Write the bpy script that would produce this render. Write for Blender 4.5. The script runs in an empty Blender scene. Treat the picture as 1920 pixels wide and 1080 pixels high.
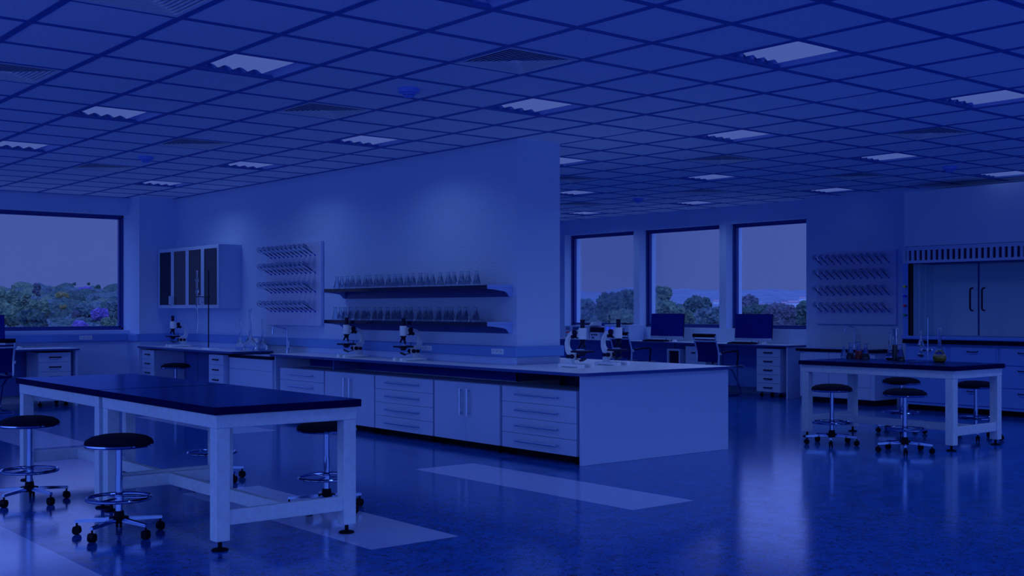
import bpy, bmesh, math, random
from mathutils import Vector, Matrix
C = bpy.context.scene.collection
SC = bpy.context.scene
PI = math.pi
R = math.radians
random.seed(7)

# ------------------------------------------------------------------ camera
cd = bpy.data.cameras.new('camera')
cam = bpy.data.objects.new('camera', cd); C.objects.link(cam)
cam.location = (0, 0, 1.266)
cam.rotation_euler = (R(90), 0, R(50.685) - R(90))
cd.sensor_width = 36.0
cd.lens = 2186.5 / 1920 * 36.0
cd.shift_y = (579.0 - 540.0) / 1920
cd.clip_start = 0.05; cd.clip_end = 2000
SC.camera = cam

# ------------------------------------------------------------------ world: pale blue daylight towards the windows, brighter deep blue fill added behind the open room
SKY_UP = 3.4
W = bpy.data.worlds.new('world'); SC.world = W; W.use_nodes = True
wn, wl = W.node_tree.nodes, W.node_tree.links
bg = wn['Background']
tc = wn.new('ShaderNodeTexCoord')
dt = wn.new('ShaderNodeVectorMath'); dt.operation = 'DOT_PRODUCT'; dt.inputs[1].default_value = (0.707, 0.707, 0)
wl.new(tc.outputs['Generated'], dt.inputs[0])
rp = wn.new('ShaderNodeValToRGB')
rp.color_ramp.elements[0].position = 0.0; rp.color_ramp.elements[0].color = (0.135, 0.24, 0.68, 1)
rp.color_ramp.elements[1].position = 0.30; rp.color_ramp.elements[1].color = (0.0595, 0.0976, 0.366, 1)
mx = wn.new('ShaderNodeMath'); mx.operation = 'MULTIPLY_ADD'; mx.inputs[1].default_value = 0.5; mx.inputs[2].default_value = 0.25
wl.new(dt.outputs['Value'], mx.inputs[0]); wl.new(mx.outputs[0], rp.inputs[0]); wl.new(rp.outputs[0], bg.inputs[0])
bg.inputs[1].default_value = 1.0
# sky boost added above the windows' direct view, for floor reflections and room light
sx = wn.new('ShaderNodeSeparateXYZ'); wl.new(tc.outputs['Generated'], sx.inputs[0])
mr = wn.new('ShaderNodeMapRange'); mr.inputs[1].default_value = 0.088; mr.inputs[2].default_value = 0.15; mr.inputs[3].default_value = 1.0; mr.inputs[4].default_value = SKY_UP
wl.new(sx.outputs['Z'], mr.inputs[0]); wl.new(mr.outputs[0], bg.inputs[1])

LAMP_W = 3.05                       # watts of each ceiling luminaire
LAMP_COL = (0.355, 0.55, 1.0)

vs = SC.view_settings
vs.view_transform = 'Standard'; vs.look = 'None'; vs.gamma = 1.0; vs.exposure = 0.0; vs.use_curve_mapping = False
try:
    SC.cycles.transparent_max_bounces = 40
    SC.cycles.max_bounces = 16; SC.cycles.transmission_bounces = 12; SC.cycles.diffuse_bounces = 8; SC.cycles.glossy_bounces = 4
    SC.cycles.use_denoising = True
    SC.cycles.caustics_reflective = False; SC.cycles.caustics_refractive = False
    SC.cycles.sample_clamp_indirect = 2.0; SC.cycles.sample_clamp_direct = 1.2
except Exception:
    pass

# ------------------------------------------------------------------ materials
def nm(name):
    m = bpy.data.materials.new(name); m.use_nodes = True
    return m, m.node_tree.nodes, m.node_tree.links, m.node_tree.nodes['Principled BSDF']
def pm(name, col, rough=0.5, metal=0.0, spec=0.5, noise=0, nscale=40, bump=0, bscale=120, coat=0):
    m, n, l, b = nm(name)
    b.inputs['Base Color'].default_value = (*col, 1); b.inputs['Roughness'].default_value = rough
    b.inputs['Metallic'].default_value = metal; b.inputs['Specular IOR Level'].default_value = spec
    if coat: b.inputs['Coat Weight'].default_value = coat; b.inputs['Coat Roughness'].default_value = 0.08
    if noise or bump:
        t = n.new('ShaderNodeTexCoord')
    if noise:
        q = n.new('ShaderNodeTexNoise'); q.inputs['Scale'].default_value = nscale; q.inputs['Detail'].default_value = 5
        l.new(t.outputs['Object'], q.inputs['Vector'])
        r = n.new('ShaderNodeValToRGB')
        r.color_ramp.elements[0].position = 0.3; r.color_ramp.elements[1].position = 0.7
        r.color_ramp.elements[0].color = (*[c * (1 - noise) for c in col], 1)
        r.color_ramp.elements[1].color = (*[min(1, c * (1 + noise)) for c in col], 1)
        l.new(q.outputs[0], r.inputs[0]); l.new(r.outputs[0], b.inputs['Base Color'])
    if bump:
        q2 = n.new('ShaderNodeTexNoise'); q2.inputs['Scale'].default_value = bscale; q2.inputs['Detail'].default_value = 4
        l.new(t.outputs['Object'], q2.inputs['Vector'])
        bp = n.new('ShaderNodeBump'); bp.inputs['Strength'].default_value = bump; bp.inputs['Distance'].default_value = 0.01
        l.new(q2.outputs[0], bp.inputs['Height']); l.new(bp.outputs[0], b.inputs['Normal'])
    return m
def em(name, col, s):
    m, n, l, b = nm(name)
    b.inputs['Base Color'].default_value = (0.5, 0.6, 0.9, 1)
    b.inputs['Emission Color'].default_value = (*col, 1); b.inputs['Emission Strength'].default_value = s
    return m
def glassy(name, clear=(0.86, 0.9, 0.97), edge=(0.25, 0.33, 0.55), gloss=0.5, blend=0.35):
    m, n, l, b = nm(name)
    n.remove(b)
    o = n['Material Output']
    tr = n.new('ShaderNodeBsdfTransparent'); gl = n.new('ShaderNodeBsdfGlossy'); gl.inputs['Roughness'].default_value = 0.03
    gl.inputs['Color'].default_value = (0.9, 0.95, 1, 1)
    lw = n.new('ShaderNodeLayerWeight'); lw.inputs['Blend'].default_value = blend
    r = n.new('ShaderNodeMix'); r.data_type = 'RGBA'; r.inputs[6].default_value = (*clear, 1); r.inputs[7].default_value = (*edge, 1)
    l.new(lw.outputs['Facing'], r.inputs[0]); l.new(r.outputs[2], tr.inputs['Color'])
    mu = n.new('ShaderNodeMath'); mu.operation = 'MULTIPLY'; mu.inputs[1].default_value = gloss
    fr = n.new('ShaderNodeFresnel'); fr.inputs['IOR'].default_value = 1.45
    l.new(fr.outputs[0], mu.inputs[0])
    ms = n.new('ShaderNodeMixShader'); l.new(mu.outputs[0], ms.inputs[0]); l.new(tr.outputs[0], ms.inputs[1]); l.new(gl.outputs[0], ms.inputs[2])
    l.new(ms.outputs[0], o.inputs['Surface'])
    return m

WALLC = (0.54, 0.70, 0.97)
M = {}
M['wall'] = pm('wall_plaster', WALLC, 0.85, bump=0.7, bscale=60)
M['tile'] = pm('ceiling_tile', (0.52, 0.66, 0.93), 0.9)
def speckle():
    m, n, l, b = nm('ceiling_tile')
    t = n.new('ShaderNodeTexCoord'); v = n.new('ShaderNodeTexNoise'); v.inputs['Scale'].default_value = 55; v.inputs['Detail'].default_value = 2
    l.new(t.outputs['Object'], v.inputs['Vector'])
    r = n.new('ShaderNodeValToRGB'); e = r.color_ramp.elements
    e[0].position = 0.30; e[0].color = (0.4, 0.55, 0.78, 1); e[1].position = 0.36; e[1].color = (0.96, 0.96, 0.985, 1)
    l.new(v.outputs[0], r.inputs[0]); l.new(r.outputs[0], b.inputs['Base Color']); b.inputs['Roughness'].default_value = 0.9
    return m
M['tile'] = speckle()
M['tbar'] = pm('ceiling_grid', (0.06, 0.14, 0.5), 0.6)
M['trunk'] = pm('cable_trunking', (0.15, 0.32, 0.76), 0.45, spec=0.3)
M['white'] = pm('white_laminate', (0.45, 0.59, 0.87), 0.45)
M['whitetop'] = pm('white_worktop', (0.74, 0.82, 0.95), 0.3)
M['edge'] = pm('navy_edging', (0.012, 0.05, 0.30), 0.4)
M['steelblue'] = pm('blue_steel_paint', (0.14, 0.30, 0.80), 0.45, spec=0.25)
M['hoodpanel'] = pm('hood_upper_paint', (0.62, 0.76, 0.93), 0.5)
M['sash'] = pm('hood_lining', (0.62, 0.88, 0.99), 0.5)
M['frame'] = pm('window_frame', (0.012, 0.04, 0.28), 0.45)
M['wood'] = pm('painted_timber', (0.53, 0.66, 0.84), 0.5, noise=0.07, nscale=30, bump=0.15, bscale=60)
M['blacktop'] = None
M['blackedge'] = pm('black_epoxy_edge', (0.0003, 0.001, 0.055), 0.7, spec=0.03)
M['darkstrip'] = pm('dark_strip', (0.0004, 0.001, 0.025), 0.6, spec=0.06)
M['fabric'] = pm('dark_fabric', (0.0006, 0.0015, 0.022), 0.9, spec=0.12, bump=0.3, bscale=400)
M['mesh'] = pm('chair_mesh', (0.001, 0.008, 0.16), 0.8, spec=0.1)
M['rubber'] = pm('black_plastic', (0.0003, 0.0005, 0.010), 0.6, spec=0.12)
M['black'] = pm('black_enamel', (0.0005, 0.0015, 0.04), 0.35, spec=0.2)
M['chrome'] = pm('chrome', (0.20, 0.31, 0.62), 0.1, metal=1)
M['steel'] = pm('brushed_steel', (0.46, 0.58, 0.88), 0.25, metal=1)
M['alu'] = pm('aluminium', (0.55, 0.68, 0.95), 0.38, metal=0.6)
M['micro'] = pm('microscope_enamel', (0.78, 0.86, 0.98), 0.35)
M['navyplastic'] = pm('navy_peg', (0.005, 0.015, 0.55), 0.5, spec=0.2)
M['board'] = pm('drying_board', (0.55, 0.62, 0.95), 0.35)
M['shelf'] = pm('shelf_board', (0.006, 0.03, 0.26), 0.25)
M['shelfedge'] = pm('shelf_edge', (0.001, 0.003, 0.04), 0.08)
M['bracket'] = pm('shelf_bracket', (0.34, 0.5, 0.95), 0.4)
M['panelnavy'] = pm('navy_panel', (0.05, 0.13, 0.5), 0.6)  # dark navy of the modesty panels and the divider
M['niche'] = pm('niche_shade', (0.004, 0.022, 0.32), 0.6, spec=0.15)  # dark colour stands in for the shade inside the open niche
M['lampdiff'] = em('lamp_reflector', (0.0612, 0.1022, 0.371), 1.0)
M['lampdiff'].node_tree.nodes['Principled BSDF'].inputs['Base Color'].default_value = (0.01, 0.01, 0.01, 1)
M['lampdiff'].node_tree.nodes['Principled BSDF'].inputs['Specular IOR Level'].default_value = 0
M['lampbody'] = pm('lamp_housing', (0.45, 0.58, 0.92), 0.5)
M['lampend'] = pm('lamp_end', (0.12, 0.22, 0.6), 0.6)
M['vent'] = pm('vent_louvre', (0.97, 0.98, 0.99), 0.6)
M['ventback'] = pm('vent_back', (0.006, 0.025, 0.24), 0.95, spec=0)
M['detector'] = pm('detector', (0.16, 0.32, 0.95), 0.4)
def real_glass(name, tint, clear):
    m, n, l, b = nm(name); n.remove(b)
    g = n.new('ShaderNodeBsdfGlass'); g.inputs['IOR'].default_value = 1.45; g.inputs['Roughness'].default_value = 0.0; g.inputs['Color'].default_value = (*tint, 1)
    t = n.new('ShaderNodeBsdfTransparent'); t.inputs['Color'].default_value = (*tint, 1)
    s = n.new('ShaderNodeMixShader'); s.inputs[0].default_value = clear
    l.new(g.outputs[0], s.inputs[1]); l.new(t.outputs[0], s.inputs[2]); l.new(s.outputs[0], n['Material Output'].inputs['Surface'])
    return m
M['glass'] = real_glass('lab_glass', (0.88, 0.93, 0.98), 0.18)
M['pane'] = glassy('window_pane', (0.985, 0.99, 1.0), (0.9, 0.93, 1.0), 0.35, 0.1)
M['cabglass'] = glassy('tinted_glass', (0.20, 0.26, 0.5), (0.08, 0.1, 0.25), 0.8, 0.3)
M['sashglass'] = glassy('hood_glass', (0.93, 0.95, 0.98), (0.8, 0.85, 0.95), 0.3, 0.2)
M['screen'] = pm('dark_screen', (0.0008, 0.010, 0.26), 0.12)
M['lcd'] = em('blue_display', (0.0, 0.01, 0.62), 0.8)
M['label'] = pm('pale_label', (0.7, 0.8, 0.98), 0.5)
M['liq_dark'] = pm('dark_liquid', (0.002, 0.006, 0.05), 0.15)
M['liq_red'] = pm('red_liquid', (1.0, 0.02, 0.03), 0.2)
M['liq_yellow'] = pm('yellow_liquid', (0.95, 0.75, 0.02), 0.2)
M['liq_green'] = pm('green_liquid', (0.06, 0.75, 0.02), 0.2)
M['liq_blue'] = pm('blue_liquid', (0.05, 0.3, 0.8), 0.2)
M['v_yellow'] = pm('yellow_valve', (1.0, 0.9, 0.03), 0.4)
M['v_blue'] = pm('blue_valve', (0.0, 0.02, 1.0), 0.4)
M['v_red'] = pm('red_valve', (1.0, 0.03, 0.1), 0.4)
M['v_green'] = pm('green_valve', (0.02, 0.35, 0.1), 0.4)

def black_top():
    m, n, l, b = nm('black_epoxy'); n.remove(b)
    df = n.new('ShaderNodeBsdfDiffuse'); gl = n.new('ShaderNodeBsdfGlossy'); gl.inputs['Roughness'].default_value = 0.2; gl.inputs['Color'].default_value = (0.2, 0.34, 0.7, 1)
    t = n.new('ShaderNodeTexCoord'); mp = n.new('ShaderNodeMapping'); mp.inputs['Scale'].default_value = (14, 2.5, 1); l.new(t.outputs['Object'], mp.inputs['Vector'])
    q = n.new('ShaderNodeTexNoise'); q.inputs['Scale'].default_value = 2; q.inputs['Detail'].default_value = 5; l.new(mp.outputs[0], q.inputs['Vector'])
    r = n.new('ShaderNodeValToRGB'); e = r.color_ramp.elements
    e[0].position = 0.3; e[0].color = (0.0004, 0.004, 0.13, 1); e[1].position = 0.75; e[1].color = (0.0006, 0.009, 0.19, 1)
    l.new(q.outputs[0], r.inputs[0]); l.new(r.outputs[0], df.inputs['Color'])
    fr = n.new('ShaderNodeFresnel'); fr.inputs['IOR'].default_value = 1.28
    ms = n.new('ShaderNodeMixShader'); l.new(fr.outputs[0], ms.inputs[0]); l.new(df.outputs[0], ms.inputs[1]); l.new(gl.outputs[0], ms.inputs[2])
    l.new(ms.outputs[0], n['Material Output'].inputs['Surface'])
    return m
M['blacktop'] = black_top()
def floor_mat(name, base, dark, rough, light=None):
    m, n, l, b = nm(name)
    t = n.new('ShaderNodeTexCoord')
    mp = n.new('ShaderNodeMapping'); mp.inputs['Scale'].default_value = (13, 13, 13)
    l.new(t.outputs['Object'], mp.inputs['Vector'])
    wv = n.new('ShaderNodeTexNoise'); wv.inputs['Scale'].default_value = 1.3; wv.inputs['Detail'].default_value = 8; wv.inputs['Roughness'].default_value = 0.75
    wv.inputs['Distortion'].default_value = 1.2
    l.new(mp.outputs[0], wv.inputs['Vector'])
    # thin dark veins where the noise passes its middle value
    s = n.new('ShaderNodeMath'); s.operation = 'SUBTRACT'; s.inputs[1].default_value = 0.5; l.new(wv.outputs[0], s.inputs[0])
    a = n.new('ShaderNodeMath'); a.operation = 'ABSOLUTE'; l.new(s.outputs[0], a.inputs[0])
    r = n.new('ShaderNodeValToRGB'); e = r.color_ramp.elements
    e[0].position = 0.0; e[0].color = (0, 0, 0, 1); e[1].position = 0.045; e[1].color = (1, 1, 1, 1)
    l.new(a.outputs[0], r.inputs[0])
    w2 = n.new('ShaderNodeTexNoise'); w2.inputs['Scale'].default_value = 0.5; w2.inputs['Detail'].default_value = 6; l.new(mp.outputs[0], w2.inputs['Vector'])
    r2 = n.new('ShaderNodeValToRGB'); f = r2.color_ramp.elements
    f[0].position = 0.35; f[0].color = (0, 0, 0, 1); f[1].position = 0.6; f[1].color = (1, 1, 1, 1)
    l.new(w2.outputs[0], r2.inputs[0])
    mxm = n.new('ShaderNodeMath'); mxm.operation = 'MAXIMUM'; l.new(r.outputs[0], mxm.inputs[0]); l.new(r2.outputs[0], mxm.inputs[1])
    sp = n.new('ShaderNodeTexNoise'); sp.inputs['Scale'].default_value = 1.7; sp.inputs['Detail'].default_value = 6; sp.inputs['Roughness'].default_value = 0.7; l.new(mp.outputs[0], sp.inputs['Vector'])
    r3 = n.new('ShaderNodeValToRGB'); g = r3.color_ramp.elements
    g[0].position = 0.395; g[0].color = (0.12, 0.12, 0.12, 1); g[1].position = 0.435; g[1].color = (1, 1, 1, 1)
    l.new(sp.outputs[0], r3.inputs[0])
    ml = n.new('ShaderNodeMath'); ml.operation = 'MULTIPLY'; l.new(mxm.outputs[0], ml.inputs[0]); l.new(r3.outputs[0], ml.inputs[1])
    c = n.new('ShaderNodeMix'); c.data_type = 'RGBA'; c.inputs[6].default_value = (*dark, 1); c.inputs[7].default_value = (*base, 1)
    l.new(ml.outputs[0], c.inputs[0]); l.new(c.outputs[2], b.inputs['Base Color'])
    b.inputs['Roughness'].default_value = rough; b.inputs['Specular IOR Level'].default_value = 0.34
    bp = n.new('ShaderNodeBump'); bp.inputs['Strength'].default_value = 0.03; bp.inputs['Distance'].default_value = 0.001
    l.new(ml.outputs[0], bp.inputs['Height']); l.new(bp.outputs[0], b.inputs['Normal'])
    return m
M['floor'] = floor_mat('blue_sheet_floor', (0.003, 0.11, 0.53), (0.0004, 0.002, 0.05), 0.13)
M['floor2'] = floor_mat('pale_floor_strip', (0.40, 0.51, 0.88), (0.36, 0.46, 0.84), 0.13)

# ------------------------------------------------------------------ mesh helpers
class MB:
    def __init__(s): s.bm = bmesh.new()
    def _m(s, geom, mat4): bmesh.ops.transform(s.bm, matrix=mat4, verts=[v for v in geom if isinstance(v, bmesh.types.BMVert)])
    def box(s, x0, x1, y0, y1, z0, z1, bev=0.0, mat4=None, seg=1):
        r = bmesh.ops.create_cube(s.bm, size=1)
        vv = r['verts']
        bmesh.ops.scale(s.bm, vec=(abs(x1 - x0), abs(y1 - y0), abs(z1 - z0)), verts=vv)
        bmesh.ops.translate(s.bm, vec=((x0 + x1) / 2, (y0 + y1) / 2, (z0 + z1) / 2), verts=vv)
        if bev:
            ed = list({e for v in vv for e in v.link_edges})
            q = bmesh.ops.bevel(s.bm, geom=ed, offset=bev, segments=seg, affect='EDGES', profile=0.5)
            vv = list({v for f in q['faces'] for v in f.verts} | {v for v in vv if v.is_valid})
        if mat4 is not None: bmesh.ops.transform(s.bm, matrix=mat4, verts=vv)
        return s
    def cyl(s, p0, p1, r0, r1=None, n=20, cap=True):
        p0, p1 = Vector(p0), Vector(p1); d = p1 - p0
        q = bmesh.ops.create_cone(s.bm, cap_ends=cap, segments=n, radius1=r0, radius2=r0 if r1 is None else r1, depth=d.length)
        rot = d.to_track_quat('Z', 'Y').to_matrix().to_4x4()
        bmesh.ops.transform(s.bm, matrix=Matrix.Translation((p0 + p1) / 2) @ rot, verts=q['verts'])
        return s
    def sph(s, c, r, sc=(1, 1, 1), n=16):
        q = bmesh.ops.create_uvsphere(s.bm, u_segments=n, v_segments=max(6, n // 2), radius=r)
        bmesh.ops.transform(s.bm, matrix=Matrix.Translation(c) @ Matrix.Diagonal((*sc, 1)), verts=q['verts'])
        return s
    def lathe(s, prof, c=(0, 0, 0), n=24, mat4=None, cap0=False, cap1=False):
        rings = []
        for r, z in prof:
            if r < 1e-5: rings.append([s.bm.verts.new((0, 0, z))])
            else: rings.append([s.bm.verts.new((r * math.cos(2 * PI * i / n), r * math.sin(2 * PI * i / n), z)) for i in range(n)])
        for a, b in zip(rings, rings[1:]):
            for i in range(n):
                j = (i + 1) % n
                if len(a) == 1 and len(b) == 1: continue
                if len(a) == 1: s.bm.faces.new((a[0], b[j], b[i]))
                elif len(b) == 1: s.bm.faces.new((a[i], a[j], b[0]))
                else: s.bm.faces.new((a[i], a[j], b[j], b[i]))
        if cap0 and len(rings[0]) > 1: s.bm.faces.new(list(reversed(rings[0])))
        if cap1 and len(rings[-1]) > 1: s.bm.faces.new(rings[-1])
        T_ = Matrix.Translation(c) @ (mat4 if mat4 is not None else Matrix.Identity(4))
        bmesh.ops.transform(s.bm, matrix=T_, verts=[v for q in rings for v in q])
        return s
    def tube(s, pts, r, n=10, closed=False, rads=None):
        P = [Vector(p) for p in pts]; k = len(P); rings = []
        up = None
        for i in range(k):
            a = P[(i - 1) % k] if (closed or i > 0) else P[i]
            b = P[(i + 1) % k] if (closed or i < k - 1) else P[i]
            t = (b - a).normalized()
            if up is None:
                up = t.orthogonal().normalized()
            else:
                up = (up - t * up.dot(t)); up = up.normalized() if up.length > 1e-6 else t.orthogonal().normalized()
            sd = t.cross(up); rr = rads[i] if rads else r
            rings.append([s.bm.verts.new(P[i] + up * (rr * math.cos(2 * PI * j / n)) + sd * (rr * math.sin(2 * PI * j / n))) for j in range(n)])
        for i in range(k if closed else k - 1):
            a, b = rings[i], rings[(i + 1) % k]
            for j in range(n):
                q = (j + 1) % n
                s.bm.faces.new((a[j], a[q], b[q], b[j]))
        if not closed:
            s.bm.faces.new(list(reversed(rings[0]))); s.bm.faces.new(rings[-1])
        return s
    def prism(s, poly, axis, d0, d1):
        """poly: 2D outline; axis: the direction it is extruded along from d0 to d1."""
        def p3(u, v, d):
            return {'x': (d, u, v), 'y': (u, d, v), 'z': (u, v, d)}[axis]
        a = [s.bm.verts.new(p3(u, v, d0)) for u, v in poly]; b = [s.bm.verts.new(p3(u, v, d1)) for u, v in poly]
        n = len(poly)
        fs = [s.bm.faces.new(a), s.bm.faces.new(b)]
        for i in range(n): fs.append(s.bm.faces.new((a[i], a[(i + 1) % n], b[(i + 1) % n], b[i])))
        bmesh.ops.recalc_face_normals(s.bm, faces=fs)
        return s
    def torus(s, c, Rr, r, n=40, m=8):
        return s.tube([(c[0] + Rr * math.cos(2 * PI * i / n), c[1] + Rr * math.sin(2 * PI * i / n), c[2]) for i in range(n)], r, m, closed=True)
    def build(s, name, mat, parent=None, off=None, smooth=True, mats=None, rec=True):
        if rec: bmesh.ops.recalc_face_normals(s.bm, faces=s.bm.faces)
        me = bpy.data.meshes.new(name); s.bm.to_mesh(me); s.bm.free()
        for q in (mats or [mat]): me.materials.append(q)
        if smooth:
            me.shade_smooth()
            try: me.set_sharp_from_angle(angle=R(35))
            except Exception: pass
        o = bpy.data.objects.new(name, me); C.objects.link(o)
        if parent is not None:
            o.parent = parent
            r = parent
            while r.parent is not None: r = r.parent
            if r.get('worldbuilt'): me.transform(Matrix.Translation(-Vector(r.location)))
        return o

def tag(o, label, cat, group=None, kind=None):
    o['label'] = label; o['category'] = cat
    if group: o['group'] = group
    if kind: o['kind'] = kind
    return o
def thing(name, label, cat, loc=(0, 0, 0), rz=0.0, group=None, world=True):
    o = bpy.data.objects.new(name, None); C.objects.link(o); o.empty_display_size = 0.1
    o.location = loc; o.rotation_euler = (0, 0, rz)
    if world: o['worldbuilt'] = 1
    return tag(o, label, cat, group)
def struct(o): o['kind'] = 'structure'; return o
def dup(o, parent=None):
    c = o.copy(); C.objects.link(c)
    if parent is not None: c.parent = parent
    for ch in list(o.children): dup(ch, c)
    return c
def place(proto, used, loc, rz, label, group=None):
    """The first use moves the prototype itself, later ones copy it part by part."""
    o = proto if not used else dup(proto)
    used.append(1)
    o.location = loc; o.rotation_euler = (0, 0, rz); o['label'] = label
    if group: o['group'] = group
    return o
ORD = ['first', 'second', 'third', 'fourth', 'fifth', 'sixth', 'seventh', 'eighth', 'ninth', 'tenth', 'eleventh', 'twelfth', 'thirteenth', 'fourteenth', 'fifteenth',
       'sixteenth', 'seventeenth', 'eighteenth', 'nineteenth', 'twentieth', 'twenty-first', 'twenty-second', 'twenty-third', 'twenty-fourth']
def arc(cx, cy, r, a0, a1, n=8):
    return [(cx + r * math.cos(R(a0 + (a1 - a0) * i / n)), cy + r * math.sin(R(a0 + (a1 - a0) * i / n))) for i in range(n + 1)]
# ================================================================== the room
ZC = 2.836
LIGHTS = [(a, b) for a in (2, 6, 10, 14, 18) for b in (-7, -3, 1, 5, 9, 13)]
VENTS = [(0, -1), (0, 3), (4, -1), (4, 3), (4, 7), (4, 11), (12, -1), (12, 3), (12, 7), (16, 3), (16, 7), (16, 11)]
# floor with inlaid pale strips (its pattern stays in one mesh, two materials)
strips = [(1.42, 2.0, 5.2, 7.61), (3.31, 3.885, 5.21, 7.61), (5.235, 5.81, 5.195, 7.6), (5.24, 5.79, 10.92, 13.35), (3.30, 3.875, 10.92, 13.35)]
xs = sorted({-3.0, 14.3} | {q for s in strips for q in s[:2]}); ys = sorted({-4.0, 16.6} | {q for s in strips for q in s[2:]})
m = MB()
g = {(i, j): m.bm.verts.new((x, y, 0)) for i, x in enumerate(xs) for j, y in enumerate(ys)}
for i in range(len(xs) - 1):
    for j in range(len(ys) - 1):
        f = m.bm.faces.new((g[i, j], g[i + 1, j], g[i + 1, j + 1], g[i, j + 1]))
        cx, cy = (xs[i] + xs[i + 1]) / 2, (ys[j] + ys[j + 1]) / 2
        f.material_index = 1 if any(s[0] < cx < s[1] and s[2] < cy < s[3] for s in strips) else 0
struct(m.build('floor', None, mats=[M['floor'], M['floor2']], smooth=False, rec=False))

# ceiling tiles: every 0.6 m cell but those a luminaire or a vent fills
m = MB()
cut = set(LIGHTS) | set(VENTS)
for a in range(-8, 20):
    for b in range(-16, 17):
        if (a, b) in cut: continue
        x, y = 2 + .6 * a, 6 + .6 * b
        m.bm.faces.new([m.bm.verts.new(p) for p in ((x, y, ZC), (x, y + .6, ZC), (x + .6, y + .6, ZC), (x + .6, y, ZC))])
ceil = struct(m.build('ceiling', M['tile'], smooth=False, rec=False))
m = MB()  # grid bars drawn wide, taking in the shadow along the tile edges
for a in range(-8, 21):
    x = 2 + .6 * a; w = 0.009 if a == 9 else 0.022
    m.box(x - w, x + w, -3.6, 16.22, ZC - .004, ZC + .02)
for b in range(-16, 18):
    y = 6 + .6 * b; m.box(-2.8, 14.0, y - .024, y + .024, ZC - .003, ZC + .02)
g_ = m.build('trim_1', M['tbar'], smooth=False); g_['kind'] = 'structure'

# walls
m = MB()   # left end wall with its wide window bay
m.box(-3, 6.28, 16.22, 16.62, 2.60, 2.95); m.box(-3, 6.28, 16.22, 16.62, 0, 0.965)
m.box(-3, 2.6, 16.22, 16.62, 0.965, 2.60); m.box(6.28, 6.83, 15.87, 16.62, 0, 2.95)
struct(m.build('wall_left', M['wall'], smooth=False))
m = MB(); m.box(6.83, 7.36, 8.27, 16.62, 0, 2.95)
struct(m.build('wall_partition', M['wall'], smooth=False))
m = MB(); m.box(7.36, 14.3, 16.22, 16.62, 0, 2.95)
struct(m.build('wall_back', M['wall'], smooth=False))
BAYS = [(13.79, 15.512), (11.932, 13.654), (10.08, 11.80)]
m = MB()
m.box(13.92, 14.3, 10.0, 16.22, 2.575, 2.95); m.box(13.92, 14.3, 10.0, 16.22, 0, 0.965)
for y0, y1 in [(15.512, 16.22), (13.654, 13.79), (11.80, 11.932), (10.0, 10.08)]: m.box(13.92, 14.3, y0, y1, .965, 2.575)
struct(m.build('wall_window_side', M['wall'], smooth=False))
m = MB(); m.box(13.72, 14.3, -4, 10.16, 0, 2.95)
struct(m.build('wall_right', M['wall'], smooth=False))

# cable trunking along the walls
def trunk(m, x0, x1, y0, y1, z0=.82, z1=.92): m.box(x0, x1, y0, y1, z0, z1, bev=.008)
m = MB(); trunk(m, 6.772, 6.829, 8.215, 15.86); trunk(m, 6.772, 7.37, 8.213, 8.269); struct(m.build('trim_2', M['trunk']))
m = MB(); trunk(m, 6.23, 6.77, 15.815, 15.869, .812, .916); trunk(m, 6.225, 6.279, 15.815, 16.17, .812, .916); trunk(m, 2.0, 6.279, 16.165, 16.219, .812, .916); struct(m.build('trim_3', M['trunk']))
m = MB(); m.box(13.36, 13.40, 10.25, 15.6, .62, .70); m.bm.free()

# windows
def window(name, axis, c, u0, u1, z0, z1, fw=.055):
    """axis 'y': the window lies in a plane Y = c; 'x': in a plane X = c."""
    def bx(m, ua, ub, va, vb, d0, d1, bev=.004):
        if axis == 'y': m.box(ua, ub, c + d0, c + d1, va, vb, bev=bev)
        else: m.box(c + d0, c + d1, ua, ub, va, vb, bev=bev)
    m = MB()
    bx(m, u0, u1, z0, z0 + fw, 0, .06); bx(m, u0, u1, z1 - fw, z1, 0, .06); bx(m, u0, u0 + fw, z0, z1, 0, .06); bx(m, u1 - fw, u1, z0, z1, 0, .06)
    i = fw * .55
    bx(m, u0, u1, z0, z0 + i, -.02, 0); bx(m, u0, u1, z1 - i, z1, -.02, 0); bx(m, u0, u0 + i, z0, z1, -.02, 0); bx(m, u1 - i, u1, z0, z1, -.02, 0)
    fr = m.build(name, M['frame'], smooth=False); fr['kind'] = 'structure'
    m = MB(); bx(m, u0 + fw * .8, u1 - fw * .8, z0 + fw * .8, z1 - fw * .8, .028, .034, 0)
    p = m.build('window_pane', M['pane'], parent=fr, smooth=False)
    return fr
window('window_1', 'y', 16.48, 2.6, 6.279, .966, 2.599)
for i, (y0, y1) in enumerate(BAYS): window('window_%d' % (i + 2), 'x', 14.10, y0 + .001, y1 - .001, .966, 2.574)

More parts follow.
